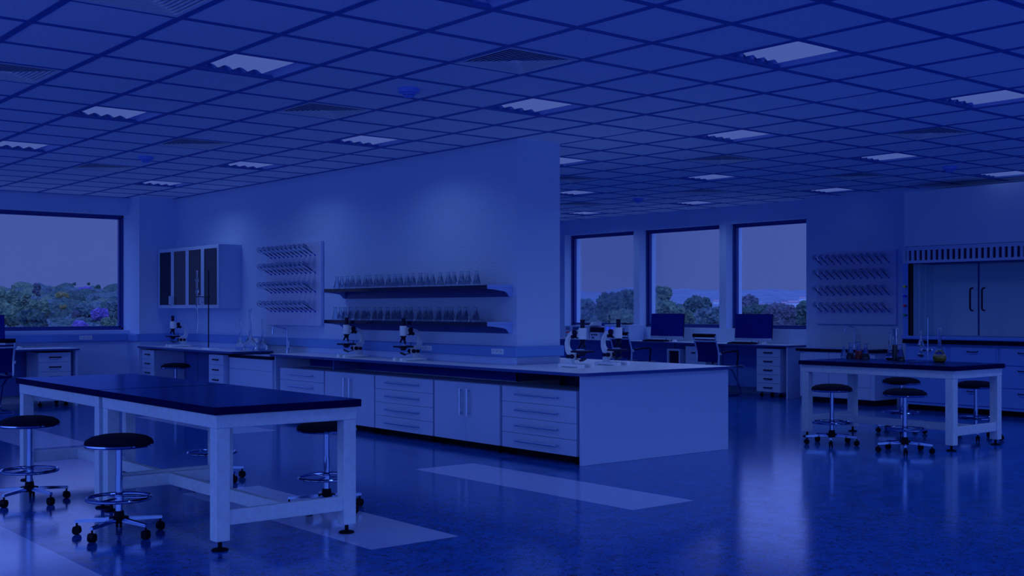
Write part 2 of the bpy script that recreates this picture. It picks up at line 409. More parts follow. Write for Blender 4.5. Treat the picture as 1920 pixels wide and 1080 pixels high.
# ------------------------------------------------------------------ ceiling luminaires
def make_light():
    t = thing('ceiling_light', 'x', 'ceiling light', world=False, group='recessed ceiling lights')
    h = .286; z = .0
    m = MB()
    m.box(-h, -h + .004, -h, h, 0, .10); m.box(h - .004, h, -h, h, 0, .10); m.box(-h, h, -h, -h + .004, 0, .10); m.box(-h, h, h - .004, h, 0, .10)
    m.box(-.3, .3, -.3, .3, .10, .104)
    # sloped shoulder along one long side
    m.prism([(h - .004, 0.0), (h - .004, .09), (.17, .09)], 'y', -h + .004, h - .004)
    m.build('housing', M['lampbody'], t, smooth=False)
    m = MB()                                                        # four arched reflector troughs
    pts = []
    for k in range(4):
        x0 = -.27 + k * .105
        for i in range(9): pts.append((x0 + .105 * i / 8, .004 + .022 * math.sin(PI * i / 8)))
    pts = pts + [(pts[-1][0], .04), (pts[0][0], .04)]
    m.prism(pts, 'y', -.28, .20)
    m.build('reflector', M['lampdiff'], t)
    m = MB()
    pts = []
    for k in range(4):
        x0 = -.27 + k * .105
        for i in range(9): pts.append((x0 + .105 * i / 8, .002 + .030 * math.sin(PI * i / 8)))
    m.prism(pts + [(.15, .09), (-.27, .09)], 'y', .235, .275)
    m.build('end_baffle', M['lampend'], t)
    ld = bpy.data.lights.new('lamp', 'AREA'); ld.shape = 'SQUARE'; ld.size = .46; ld.energy = LAMP_W; ld.color = LAMP_COL
    ld.spread = R(146)
    lo = bpy.data.objects.new('lamp', ld); C.objects.link(lo); lo.parent = t; lo.location = (0, 0, -.001)
    return t
ROWN = {2: 'row over the black front tables', 6: 'row beside the partition wall', 10: 'row just beyond the partition end', 14: 'row between partition and windows', 18: 'row along the window wall'}
seen = {2: [-3, 1, 5, 9], 6: [-3, 1, 5, 9, 13], 10: [-3, 1, 5], 14: [1, 5, 9], 18: [1, 5, 9, 13]}
lp, lu = make_light(), []
def dim(o, a, b):
    """each row of luminaires has its own setting; those by the fume hood are turned down"""
    for ch in o.children:
        if ch.type == 'LIGHT':
            q = (a, b < 9) if a == 18 else a
            if q not in LOW:
                LOW[q] = ch.data.copy(); LOW[q].energy = LAMP_W * {2: .8, 6: 1.0, 10: 1.3, 14: 2.3, (18, True): .02, (18, False): 1.1}[q]
            ch.data = LOW[q]
LOW = {}
for a in (2, 6, 10, 14, 18):
    vis = seen[a]
    for b in (-7, -3, 1, 5, 9, 13):
        if a == 6 and b == 13: pass
        if b in vis: lab = 'square recessed ceiling light, %s from the front in the %s' % (ORD[vis.index(b)], ROWN[a])
        else: continue
        dim(place(lp, lu, (2.3 + .6 * a, 6.3 + .6 * b, ZC), 0, lab), a, b)
for a in (2, 6, 10, 14, 18):          # luminaires of the same rows outside the picture, still lighting the room
    for b in (-7, -3, 1, 5, 9, 13):
        if b in seen[a] or (a == 10 and b >= 9): continue
        dim(place(lp, lu, (2.3 + .6 * a, 6.3 + .6 * b, ZC), 0, 'square recessed ceiling light outside the picture, same kind as the rows in view'), a, b)

def make_vent():
    t = thing('air_vent', 'x', 'vent', world=False, group='square ceiling vents')
    m = MB()
    def ring(m, o, i, z0, z1):
        v = [[m.bm.verts.new((sx * s, sy * s, z)) for sx, sy in ((-1, -1), (1, -1), (1, 1), (-1, 1))] for s, z in ((o, z0), (i, z1))]
        for k in range(4): m.bm.faces.new((v[0][k], v[0][(k + 1) % 4], v[1][(k + 1) % 4], v[1][k]))
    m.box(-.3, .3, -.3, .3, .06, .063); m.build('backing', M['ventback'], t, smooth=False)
    m = MB(); ring(m, .292, .262, -.004, -.002); ring(m, .292, .292, -.004, .06); m.build('frame', M['vent'], t, smooth=False)
    m = MB()
    for k in range(8):
        s = .262 - .031 * k; ring(m, s, s - .011, -.003, -.003); ring(m, s - .011, s - .017, -.003, .022)
    lv = m.build('louvres', M['vent'], t, smooth=False)
    m = MB()                                                        # dark rings added as shade behind each louvre
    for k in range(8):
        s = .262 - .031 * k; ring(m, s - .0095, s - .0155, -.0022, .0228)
    m.build('louvre_shade', M['ventback'], lv, smooth=False)
    return t
vlab = {(0, -1): 'square louvred ceiling vent cut by the top edge of the view', (0, 3): 'square louvred ceiling vent nearest the left edge of the view',
        (4, -1): 'largest-looking square louvred ceiling vent, between two lights near the middle', (4, 3): 'square louvred ceiling vent before the smoke detector, left of the partition',
        (4, 7): 'square louvred ceiling vent just before the far left smoke detector', (4, 11): 'square louvred ceiling vent nearest the left end window',
        (12, -1): 'square louvred ceiling vent nearest the fume hood at right', (12, 3): 'square louvred ceiling vent right of the partition, before the window desks',
        (12, 7): 'square louvred ceiling vent against the edge of the partition end', (16, 3): 'square louvred ceiling vent nearest the hanging board right of the windows',
        (16, 7): 'square louvred ceiling vent before the middle of the three windows', (16, 11): 'farthest square louvred ceiling vent, before the first of the three windows'}
vp, vu = make_vent(), []
for a, b in VENTS: place(vp, vu, (2.3 + .6 * a, 6.3 + .6 * b, ZC), 0, vlab[(a, b)])

def make_det():
    t = thing('smoke_detector', 'x', 'smoke detector', world=False, group='ceiling smoke detectors')
    m = MB(); m.lathe([(0, 0), (.075, 0), (.077, -.012), (.074, -.03), (.055, -.036), (0, -.036)], n=28); m.build('base', M['detector'], t)
    m = MB(); m.lathe([(.045, -.036), (.044, -.044)], n=24); m.lathe([(0, -.062), (.034, -.062), (.041, -.054), (.041, -.05), (0, -.05)], n=24)
    for k in range(10):
        q = 2 * PI * k / 10; m.cyl((.038 * math.cos(q), .038 * math.sin(q), -.036), (.036 * math.cos(q), .036 * math.sin(q), -.054), .0035, n=6)
    m.build('sensor_cage', M['detector'], t)
    return t
dp, du = make_det(), []
for (a, b), l in {(4, 1): 'round smoke detector nearest the viewer, above the long counter', (4, 9): 'round smoke detector above the left end window side', (16, 1): 'round smoke detector before the fume hood', (16, 9): 'round smoke detector in front of the three windows'}.items():
    place(dp, du, (2.3 + .6 * a, 6.3 + .6 * b, ZC), 0, l)

def sockets(label, along, c, u0, u1, z0, z1):
    """a triple socket plate; along 'y' on the face X = c, along 'x' on the face Y = c"""
    t = thing('socket_panel', label, 'power socket', ((c, u0, z0) if along == 'y' else (u0, c, z0)), group='triple power sockets')
    w = (u1 - u0) / 3
    for k in range(3):
        a, b = u0 + w * k + .002, u0 + w * (k + 1) - .002
        m = MB()
        if along == 'y': m.box(c - .010, c, a, b, z0, z1, bev=.002)
        else: m.box(a, b, c - .010, c, z0, z1, bev=.002)
        s = m.build('socket', M['label'], t, smooth=False)
        m = MB(); u = (a + b) / 2; zz = (z0 + z1) / 2
        for du_, dz in ((-.006, 0), (.006, 0), (0, .008)):
            if along == 'y': m.box(c - .0112, c - .0101, u + du_ - .0025, u + du_ + .0025, zz + dz - .003, zz + dz + .003)
            else: m.box(u + du_ - .0025, u + du_ + .0025, c - .0112, c - .0101, zz + dz - .003, zz + dz + .003)
        m.build('pin_holes', M['rubber'], s, smooth=False)
sockets('white triple socket on the trunking near the partition end', 'y', 6.772, 8.385, 8.565, .843, .895)
sockets('white triple socket on the trunking right of the second counter microscope', 'y', 6.772, 9.53, 9.712, .845, .897)
sockets('white triple socket on the trunking behind the long-necked flasks', 'y', 6.772, 13.25, 13.43, .845, .897)
sockets('white triple socket on the trunking under the left end window', 'x', 16.165, 5.55, 5.73, .838, .897)
# ================================================================== long counter with the peninsula end
CT = .75
t = thing('laboratory_counter', 'long white worktop with navy edge along the partition, ending in a broad peninsula panel', 'counter', (6.6, 9.5, 0))
# worktop outline with rounded outer corners; the partition (X 6.83-7.36, Y > 8.27) stands in its notch
poly = [(6.829, 12.15), (6.829, 8.212), (7.372, 8.212), (7.372, 9.6), (8.20, 9.6)] + arc(8.20 - .07, 6.86 + .07, .07, 0, -90, 6) + arc(6.33 + .07, 6.86 + .07, .07, -90, -180, 6) + arc(6.33 + .05, 12.15 - .05, .05, 180, 90, 5)
m = MB(); m.prism(poly, 'z', CT - .027, CT - .0015); m.build('worktop_edge', M['edge'], t, smooth=False)
m = MB(); m.prism(poly, 'z', CT - .0015, CT); m.build('worktop', M['whitetop'], t, smooth=False)
m = MB(); m.box(6.372, 8.172, 6.90, 6.925, 0, CT - .027, bev=.002); m.build('end_panel', M['white'], t, smooth=False)
m = MB(); m.box(6.37, 6.826, 12.055, 12.08, 0, CT - .027, bev=.002); m.build('side_panel', M['white'], t, smooth=False)
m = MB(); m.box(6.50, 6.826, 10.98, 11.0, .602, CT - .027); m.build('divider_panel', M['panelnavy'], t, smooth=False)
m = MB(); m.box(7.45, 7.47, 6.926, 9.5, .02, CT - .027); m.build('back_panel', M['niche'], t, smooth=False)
m = MB(); m.box(6.818, 6.828, 8.255, 12.05, .60, CT - .023); m.box(6.818, 7.375, 8.255, 8.267, .60, CT - .023); m.build('niche_shade', M['niche'], t, smooth=False)  # dark sheets added to paint the shade under the worktop
m = MB(); m.box(6.47, 6.48, 6.93, 12.05, .001, .062); m.build('kick_shade', M['rubber'], t, smooth=False)  # black strip added for the shade beneath the cabinets

def bar_handle(parent, p0, p1, out, mat='steel', r=.0085):
    """a round bar on two posts; out is the direction away from the door"""
    p0, p1, out = Vector(p0), Vector(p1), Vector(out)
    d = (p1 - p0).normalized()
    m = MB(); m.cyl(p0 + out * .032, p1 + out * .032, r, n=12)
    for q in (p0 + d * .02, p1 - d * .02): m.cyl(q, q + out * .034, r * .8, n=10)
    m.build('handle', M[mat], parent)
def caster(parent, x, y, top=.065):
    m = MB(); m.cyl((x, y - .014, .024), (x, y - .003, .024), .024, n=16); m.cyl((x, y + .003, .024), (x, y + .014, .024), .024, n=16); m.cyl((x, y, .03), (x, y, top), .007, n=8)
    m.box(x - .012, x + .012, y - .003, y + .003, .02, .05)
    m.build('caster', M['rubber'], parent)
def counter_unit(y0, y1, kind, label, nm_):
    t = thing(nm_, label, 'cabinet', (6.6, (y0 + y1) / 2, 0), group='mobile cabinets under the long counter')
    xf, xb, z0, z1 = 6.38, 6.80, .066, .597
    m = MB(); m.box(xf + .019, xb, y0 + .004, y1 - .004, z0, z1, bev=.002); m.build('body', M['white'], t, smooth=False)
    if kind == 'drawer':
        h = (z1 - z0) / 4
        for k in range(4):
            m = MB(); m.box(xf, xf + .018, y0 + .002, y1 - .002, z0 + h * k + .002, z0 + h * (k + 1) - .002, bev=.0015)
            d = m.build('drawer', M['white'], t, smooth=False)
            zc = z0 + h * (k + .54); w = (y1 - y0) * .28; yc = (y0 + y1) / 2
            bar_handle(d, (xf, yc - w, zc), (xf, yc + w, zc), (-1, 0, 0))
    else:
        yc = (y0 + y1) / 2
        for a, b, s in ((y0 + .002, yc - .001, -1), (yc + .001, y1 - .002, 1)):
            m = MB(); m.box(xf, xf + .018, a, b, z0 + .002, z1 - .002, bev=.0015)
            d = m.build('door', M['white'], t, smooth=False)
            bar_handle(d, (xf, yc + s * .055, .30), (xf, yc + s * .055, .545), (-1, 0, 0))
    for x in (xf + .06, xb - .06):
        for y in (y0 + .06, y1 - .06): caster(t, x, y)
counter_unit(6.967, 7.93, 'drawer', 'white four-drawer cabinet next to the broad end panel of the counter', 'drawer_cabinet')
counter_unit(7.962, 8.945, 'door', 'white two-door cabinet second from the end panel of the counter', 'door_cabinet')
counter_unit(8.968, 9.968, 'drawer', 'white four-drawer cabinet in the middle of the counter row', 'drawer_cabinet')
counter_unit(9.988, 10.965, 'door', 'white two-door cabinet partly hidden behind the black table corner', 'door_cabinet')
counter_unit(10.985, 11.967, 'drawer', 'white drawer cabinet beside the sink unit, lower half hidden by the black table', 'drawer_cabinet')

# ------------------------------------------------------------------ sink units
def faucet(parent, x, y, z, sx, sy, h=.30):
    """mixer tap at x,y,z whose spout points along (sx, sy)"""
    m = MB(); m.lathe([(.030, 0), (.028, .008), (.018, .014), (.0165, .07), (.012, .075)], (x, y, z), 20, cap0=True, cap1=True)
    f = m.build('faucet', M['steel'], parent)
    m = MB()
    L = .22
    pts = [(x, y, z + .07), (x, y, z + h)] + [(x + sx * L * q, y + sy * L * q, z + h + .045 * q) for q in (.05, .3, .6, .85)] + [(x + sx * L * .97, y + sy * L * .97, z + h + .03), (x + sx * L, y + sy * L, z + h - .02)]
    m.tube(pts, .0085, 12); m.cyl((x + sx * L, y + sy * L, z + h - .015), (x + sx * L, y + sy * L, z + h - .055), .012, n=14)
    m.build('spout', M['steel'], f)
    m = MB(); ax, ay = -sy, sx
    if ax * .77 - ay * .63 < 0: ax, ay = -ax, -ay
    m.tube([(x, y, z + .05), (x + ax * .03, y + ay * .03, z + .075), (x + ax * .045, y + ay * .045, z + .085)], .012, 12)
    m.tube([(x + ax * .04, y + ay * .04, z + .085), (x + ax * .045, y + ay * .045, z + .17)], .005, 8)
    m.build('lever', M['steel'], f)
t = thing('sink_unit', 'low white sink unit with black top between the corner bench and the long counter', 'sink unit', (6.6, 12.6, 0))
m = MB(); m.box(6.36, 6.826, 12.09, 13.19, .0, .68); m.build('body', M['white'], t, smooth=False)
m = MB(); m.box(6.335, 6.826, 12.085, 13.2, .68, .71, bev=.002); m.build('worktop', M['darkstrip'], t, smooth=False)
for z0, z1, nmx in ((.545, .676, 'front_panel'), (.20, .541, 'door')):
    m = MB(); m.box(6.345, 6.36, 12.092, 13.188, z0, z1, bev=.0015); m.build(nmx, M['white'], t, smooth=False)
m = MB(); m.box(6.38, 6.80, 12.2, 13.1, .7101, .7145)
m.build('basin_rim', M['steel'], t, smooth=False)
m = MB(); m.box(6.42, 6.68, 12.3, 12.75, .7146, .716); m.build('basin', M['alu'], t, smooth=False)
faucet(t, 6.72, 12.42, .7145, -.86, .05 - .0, .31)

# ------------------------------------------------------------------ corner bench
t = thing('corner_bench', 'white bench top with navy edge in the far left corner, under the glass-door wall cabinet', 'bench', (6.55, 14.4, 0))
poly = [(6.829, 12.985), (6.829, 15.865), (6.25, 15.865)] + arc(6.25 + .05, 12.985 + .05, .05, 180, 270, 5)
m = MB(); m.prism(poly, 'z', CT - .027, CT - .0015); m.build('worktop_edge', M['edge'], t, smooth=False)
m = MB(); m.prism(poly, 'z', CT - .0015, CT); m.build('worktop', M['whitetop'], t, smooth=False)
m = MB(); m.box(6.74, 6.76, 14.985, 15.84, .05, CT - .022); m.build('modesty_panel', M['panelnavy'], t, smooth=False)
m = MB(); m.box(6.74, 6.76, 13.21, 14.97, .05, CT - .022); m.build('modesty_panel', M['panelnavy'], t, smooth=False)
m = MB(); m.box(6.29, 6.82, 15.825, 15.85, 0, CT - .027); m.build('side_panel', M['white'], t, smooth=False)

def pedestal(label, axis, front, u0, u1, depth, n=5, z0=.075, z1=.70, nm_='drawer_pedestal', hw=.075):
    """mobile drawer unit: axis 'x' fronts face -X at X = front and span u in Y; axis 'y' fronts face -Y"""
    loc = (front + depth / 2, (u0 + u1) / 2, 0) if axis == 'x' else ((u0 + u1) / 2, front + depth / 2, 0)
    t = thing(nm_, label, 'drawer unit', loc, group='small mobile drawer units under desks')
    def bx(m, ua, ub, d0, d1, a, b, bev=.0015):
        if axis == 'x': m.box(front + d0, front + d1, ua, ub, a, b, bev=bev)
        else: m.box(ua, ub, front + d0, front + d1, a, b, bev=bev)
    m = MB(); bx(m, u0, u1, .018, depth, z0, z1); m.build('body', M['white'], t, smooth=False)
    h = (z1 - z0) / n
    for k in range(n):
        m = MB(); bx(m, u0 + .001, u1 - .001, 0, .017, z0 + h * k + .002, z0 + h * (k + 1) - .002); d = m.build('drawer', M['white'], t, smooth=False)
        m = MB(); uc = (u0 + u1) / 2; zc = z0 + h * (k + .5)
        bx(m, uc - hw, uc + hw, -.022, -.014, zc - .006, zc + .010, .002)
        bx(m, uc - hw, uc - hw + .012, -.016, 0, zc - .006, zc + .010, 0); bx(m, uc + hw - .012, uc + hw, -.016, 0, zc - .006, zc + .010, 0)
        m.build('handle', M['black'], d, smooth=False)
    for du_ in (u0 + .04, u1 - .04):
        for d_ in (.07, depth - .05):
            if axis == 'x': caster(t, front + d_, du_, z0)
            else: caster(t, du_, front + d_, z0)
pedestal('small white drawer unit at the left end of the corner bench', 'x', 6.29, 15.38, 15.80, .44)
pedestal('small white drawer unit under the corner bench, beside the sink unit', 'x', 6.29, 13.24, 13.65, .44)

# ------------------------------------------------------------------ desk under the left end window
t = thing('window_desk', 'white desk under the large left end window', 'desk', (4.2, 15.8, 0))
m = MB(); m.prism([(2.6, 15.37), (5.25, 15.37)] + arc(5.25, 15.42, .05, -90, 0, 5) + [(5.30, 16.15), (2.6, 16.15)], 'z', CT - .024, CT - .0015); m.build('worktop_edge', M['edge'], t, smooth=False)
m = MB(); m.prism([(2.6, 15.37), (5.25, 15.37)] + arc(5.25, 15.42, .05, -90, 0, 5) + [(5.30, 16.15), (2.6, 16.15)], 'z', CT - .0015, CT); m.build('worktop', M['whitetop'], t, smooth=False)
m = MB(); m.box(5.245, 5.27, 15.40, 16.12, 0, CT - .024); m.build('side_panel', M['white'], t, smooth=False)
m = MB(); m.box(2.65, 5.24, 16.0, 16.02, .12, CT - .024); m.build('modesty_panel', M['panelnavy'], t, smooth=False)
pedestal('small white drawer unit under the left end window desk', 'y', 15.42, 4.78, 5.19, .5)

# ------------------------------------------------------------------ desk along the three windows
t = thing('window_desk', 'long white desk along the wall under the three windows', 'desk', (13.63, 12.9, 0))
poly = [(13.915, 10.20), (13.915, 16.2), (13.35, 16.2)] + arc(13.35 + .05, 10.20 + .05, .05, 180, 270, 5)
m = MB(); m.prism(poly, 'z', CT - .024, CT - .0015); m.build('worktop_edge', M['edge'], t, smooth=False)
m = MB(); m.prism(poly, 'z', CT - .0015, CT); m.build('worktop', M['whitetop'], t, smooth=False)
m = MB(); m.box(13.38, 13.9, 10.225, 10.25, 0, CT - .024); m.build('side_panel', M['white'], t, smooth=False)
for y0, y1 in ((10.26, 11.45), (11.47, 12.72), (12.74, 14.2), (14.22, 15.9)):
    m = MB(); m.box(13.78, 13.80, y0, y1, .10, CT - .024); m.build('modesty_panel', M['steelblue'], t, smooth=False)
pedestal('white five-drawer unit under the right end of the long window desk', 'x', 13.40, 10.37, 10.79, .36)
pedestal('white drawer unit under the long window desk, behind the middle office chair', 'x', 13.40, 11.75, 12.16, .36, n=3)

# ------------------------------------------------------------------ sink unit by the fume hood
t = thing('sink_unit', 'white sink unit with black top and dark plinth, left of the fume hood', 'sink unit', (13.45, 9.3, 0))
m = MB(); m.box(13.19, 13.715, 8.70, 9.87, .075, .69); m.build('body', M['white'], t, smooth=False)
m = MB(); m.box(13.155, 13.715, 8.66, 9.92, .69, .725, bev=.002); m.build('worktop', M['darkstrip'], t, smooth=False)
m = MB(); m.box(13.21, 13.71, 8.71, 9.86, 0, .075); m.build('plinth', M['darkstrip'], t, smooth=False)
for y0, y1 in ((9.40, 9.80), (8.76, 9.396)):
    for z0, z1, nmx in ((.47, .685, 'front_panel'), (.235, .465, 'drawer'), (.08, .231, 'drawer')):
        m = MB(); m.box(13.175, 13.19, y0 + .002, y1 - .002, z0, z1, bev=.0015); m.build(nmx, M['white'], t, smooth=False)
m = MB(); m.box(13.2, 13.68, 8.85, 9.86, .7251, .732, bev=.001); m.build('basin_rim', M['steel'], t, smooth=False)
m = MB(); m.box(13.27, 13.55, 9.0, 9.4, .7321, .7335); m.build('basin', M['alu'], t, smooth=False)
faucet(t, 13.60, 9.285, .732, -.72, .20, .28)

# ------------------------------------------------------------------ wall cabinet with glass doors
t = thing('wall_cabinet', 'white wall cabinet with four dark glass doors in the far left corner', 'cabinet', (6.7, 14.8, 1.273))
x0, x1, y0, y1, z0, z1 = 6.53, 6.828, 13.84, 15.765, 1.273, 2.09
m = MB(); m.box(x0, x1, y0, y0 + .018, z0, z1); m.box(x0, x1, y1 - .018, y1, z0, z1); m.box(x0, x1, y0 + .018, y1 - .018, z0, z0 + .018); m.box(x0, x1, y0 + .018, y1 - .018, z1 - .018, z1)
m.box(x1 - .01, x1, y0 + .018, y1 - .018, z0 + .018, z1 - .018); m.box(x0, x1, (y0 + y1) / 2 - .009, (y0 + y1) / 2 + .009, z0 + .018, z1 - .018)
m.build('body', M['white'], t, smooth=False)
for zz in (1.545, 1.83):
    m = MB(); m.box(x0 + .03, x1 - .012, y0 + .02, y1 - .02, zz, zz + .018); m.build('shelf', M['white'], t, smooth=False)
w = (y1 - y0) / 4
for k in range(4):
    a, b = y0 + w * k + .002, y0 + w * (k + 1) - .002; f = .045
    m = MB(); m.box(x0 - .02, x0 - .001, a, b, z0, z0 + f); m.box(x0 - .02, x0 - .001, a, b, z1 - f, z1); m.box(x0 - .02, x0 - .001, a, a + f, z0 + f, z1 - f); m.box(x0 - .02, x0 - .001, b - f, b, z0 + f, z1 - f)
    d = m.build('door', M['white'], t, smooth=False)
    m = MB(); m.box(x0 - .013, x0 - .008, a + f, b - f, z0 + f, z1 - f); m.build('pane', M['cabglass'], d, smooth=False)
    hy = b - .022 if k % 2 == 0 else a + .022
    bar_handle(d, (x0 - .02, hy, 1.325), (x0 - .02, hy, 1.44), (-1, 0, 0), r=.006)

# ------------------------------------------------------------------ wall shelves
def shelf(z, label):
    t = thing('wall_shelf', label, 'shelf', (6.7, 9.8, z), group='dark shelves on the partition wall')
    ya, yb, xf = 8.335, 11.29, 6.548
    m = MB(); m.box(xf + .004, 6.828, ya + .03, yb - .03, z - .032, z, bev=.001); b = m.build('board', M['shelf'], t, smooth=False)
    m = MB(); m.box(xf, xf + .004, ya + .02, yb - .02, z - .034, z + .001); m.build('front_edge', M['shelfedge'], b, smooth=False)
    m = MB(); m.box(6.812, 6.828, ya + .03, yb - .03, z - .105, z - .032); m.build('back_rail', M['shelf'], t, smooth=False)
    prof = [(6.828, z + .004), (xf, z + .004), (xf, z - .034)] + [(6.62, z - .040), (6.70, z - .050), (6.745, z - .056), (6.772, z - .068), (6.79, z - .088), (6.80, z - .102), (6.828, z - .104)]
    for y in (ya, yb - .018):
        m = MB(); m.prism(prof, 'y', y, y + .018); br = m.build('bracket', M['bracket'], t, smooth=False)
        m = MB(); m.box(xf + .005, 6.828, y - .006 if y == ya else y + .018, y if y == ya else y + .024, z - .018, z + .004); m.build('rail', M['bracket'], br, smooth=False)
shelf(1.482, 'upper dark wall shelf lined with clear flasks')
shelf(1.142, 'lower dark wall shelf lined with flasks, above the counter microscopes')

# ------------------------------------------------------------------ drying boards with inverted flasks
def board(xf, y0, y1, z0, z1, label, where, zrows, yl, yr, group):
    """white peg board on the wall: front face at X = xf; pegs rise outward; a small flask hangs upside down on each peg"""
    t = thing('drying_board', label, 'drying rack', (xf, (y0 + y1) / 2, z0))
    m = MB(); m.box(xf, xf + .038, y0, y1, z0, z1, bev=.004); m.build('board', M['board'], t, smooth=False)
    dirv = Vector((-.165, 0, .098))
    names = ['top', 'second', 'third', 'bottom']
    for r, z in enumerate(zrows):
        for k in range(11):
            y = yl + (yr - yl) * k / 10
            p = Vector((xf, y, z))
            m = MB(); m.cyl(p, p + dirv, .0042, .0034, n=8); m.sph(p + Vector((-.004, 0, .001)), .0095, n=10); m.build('peg', M['navyplastic'], t)
            # flask over the upper part of the peg: round bulb outwards, neck towards the board
            d = dirv.normalized(); q = d.to_track_quat('Z', 'Y').to_matrix().to_4x4()
            prof = [(.0115, .052), (.0095, .056), (.0095, .088), (.014, .105), (.024, .130), (.033, .155), (.0365, .178), (.034, .198), (.024, .212), (.010, .218), (0, .219)]
            m = MB(); m.lathe(prof, tuple(p), 14, mat4=q)
            o = bpy.data.objects.new('hanging_flask', FL.get('h')) if FL.get('h') else None
            if o is None:
                m2 = MB(); m2.lathe(prof, (0, 0, 0), 16, mat4=q); o = m2.build('hanging_flask', M['glass']); FL['h'] = o.data
            else: C.objects.link(o)
            m.bm.free()
            o.location = p
            tag(o, 'small inverted glass flask, %s peg from left, %s row of the %s' % (ORD[k], names[r], where), 'flask', group)
FL = {}
board(6.785, 11.75, 13.06, 1.065, 2.05, 'white drying board left of the wall shelves, hung with rows of small flasks', 'board by the shelves', (1.885, 1.683, 1.461, 1.233), 12.945, 11.872, 'flasks hung on the left drying board')
board(13.68, 8.70, 9.96, 1.053, 2.055, 'white drying board right of the windows, hung with rows of small flasks', 'board by the hood', (1.882, 1.678, 1.457, 1.229), 9.875, 8.808, 'flasks hung on the right drying board')

# ------------------------------------------------------------------ fume hood
t = thing('fume_hood', 'tall pale blue fume hood with slotted grille and black-handled glass sashes', 'fume hood', (13.4, 7.25, 0.83))
xa, xb, ya, yb = 13.10, 13.715, 6.27, 8.235
m = MB(); m.box(xa, xb, ya, ya + .07, .93, 2.03); m.box(xa, xb, yb - .07, yb, .93, 2.03); m.box(xb - .02, xb, ya + .07, yb - .07, .93, 2.03); m.build('body', M['steelblue'], t, smooth=False)
m = MB(); m.box(xa + .01, xb, ya + .01, yb - .01, 2.045, 2.735, bev=.003); m.build('upper_panel', M['hoodpanel'], t, smooth=False)
m = MB()                                                            # grille: rails and bars with real slots between
m.box(xa, xa + .02, ya, yb, 1.835, 1.868); m.box(xa, xa + .02, ya, yb, 1.995, 2.04)
n = 25; w = (yb - ya - .12) / n
for k in range(n + 1):
    y = yb - .06 - w * k; m.box(xa, xa + .02, y - w * .24, y + w * .24, 1.868, 1.995)
m.box(xa, xa + .02, ya, ya + .05, 1.868, 1.995); m.box(xa, xa + .02, yb - .05, yb, 1.868, 1.995)
m.build('grille', M['white'], t, smooth=False)
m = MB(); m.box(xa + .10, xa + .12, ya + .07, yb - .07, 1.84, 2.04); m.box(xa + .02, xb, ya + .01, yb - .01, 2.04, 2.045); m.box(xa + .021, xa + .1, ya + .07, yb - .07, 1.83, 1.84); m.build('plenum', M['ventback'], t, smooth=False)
m = MB(); m.box(xa + .12, xb - .02, ya + .07, ya + .09, .93, 1.83); m.box(xa + .12, xb - .02, yb - .09, yb - .07, .93, 1.83); m.box(xb - .05, xb - .02, ya + .09, yb - .09, .93, 1.83)
for yy in (yb - .09,): m.box(xa + .22, xa + .235, yy - .012, yy, .93, 1.83); m.box(xa + .36, xa + .375, yy - .012, yy, .93, 1.83)
m.build('lining', M['sash'], t, smooth=False)
m = MB(); m.box(xa + .012, xa + .10, yb - .082, yb - .07, .93, 1.83); m.build('sash_track', M['rubber'], t, smooth=False)
for a, b, hy in ((ya + .075, 7.248, 7.175), (7.252, yb - .085, 7.325)):
    m = MB(); m.box(xa + .045, xa + .052, a, b, .945, 1.832); s = m.build('sash', M['sashglass'], t, smooth=False)
    m = MB(); e = b - .006 if hy < 7.25 else a; m.box(xa + .040, xa + .055, e, e + .006, .945, 1.832); m.build('sash_edge', M['frame'], s, smooth=False)
    m = MB(); m.tube([(xa + .045, hy, 1.515), (xa + .01, hy, 1.51), (xa - .012, hy, 1.495), (xa - .015, hy, 1.47), (xa - .015, hy, 1.29), (xa - .012, hy, 1.265), (xa + .01, hy, 1.25), (xa + .045, hy, 1.245)], .011, 10)
    m.build('handle', M['black'], s)
m = MB(); m.box(xa - .02, xb, ya, yb + .012, .885, .93, bev=.012, seg=3); m.build('sill', M['steelblue'], t, smooth=False)
m = MB(); m.box(xa - .012, xb, ya, yb, .835, .884); m.build('worktop', M['darkstrip'], t, smooth=False)
for z, c, l in ((1.545, 'v_yellow', 'yellow'), (1.425, 'v_blue', 'blue'), (1.305, 'v_red', 'red'), (1.188, 'v_green', 'green')):
    y = yb - .045
    m = MB(); m.cyl((xa, y, z), (xa - .03, y, z), .007, n=10); m.cyl((xa, y, z), (xa - .012, y, z), .012, n=12); v = m.build('valve', M['black'], t)
    m = MB(); m.cyl((xa - .028, y, z), (xa - .05, y, z), .012, n=12)
    for q in range(4):
        a_ = q * PI / 2; m.cyl((xa - .04, y, z), (xa - .04, y + .02 * math.cos(a_), z + .02 * math.sin(a_)), .008, .006, n=10)
    k_ = m.build('valve_knob', M[c], v); k_['label'] = l + ' star-shaped knob'
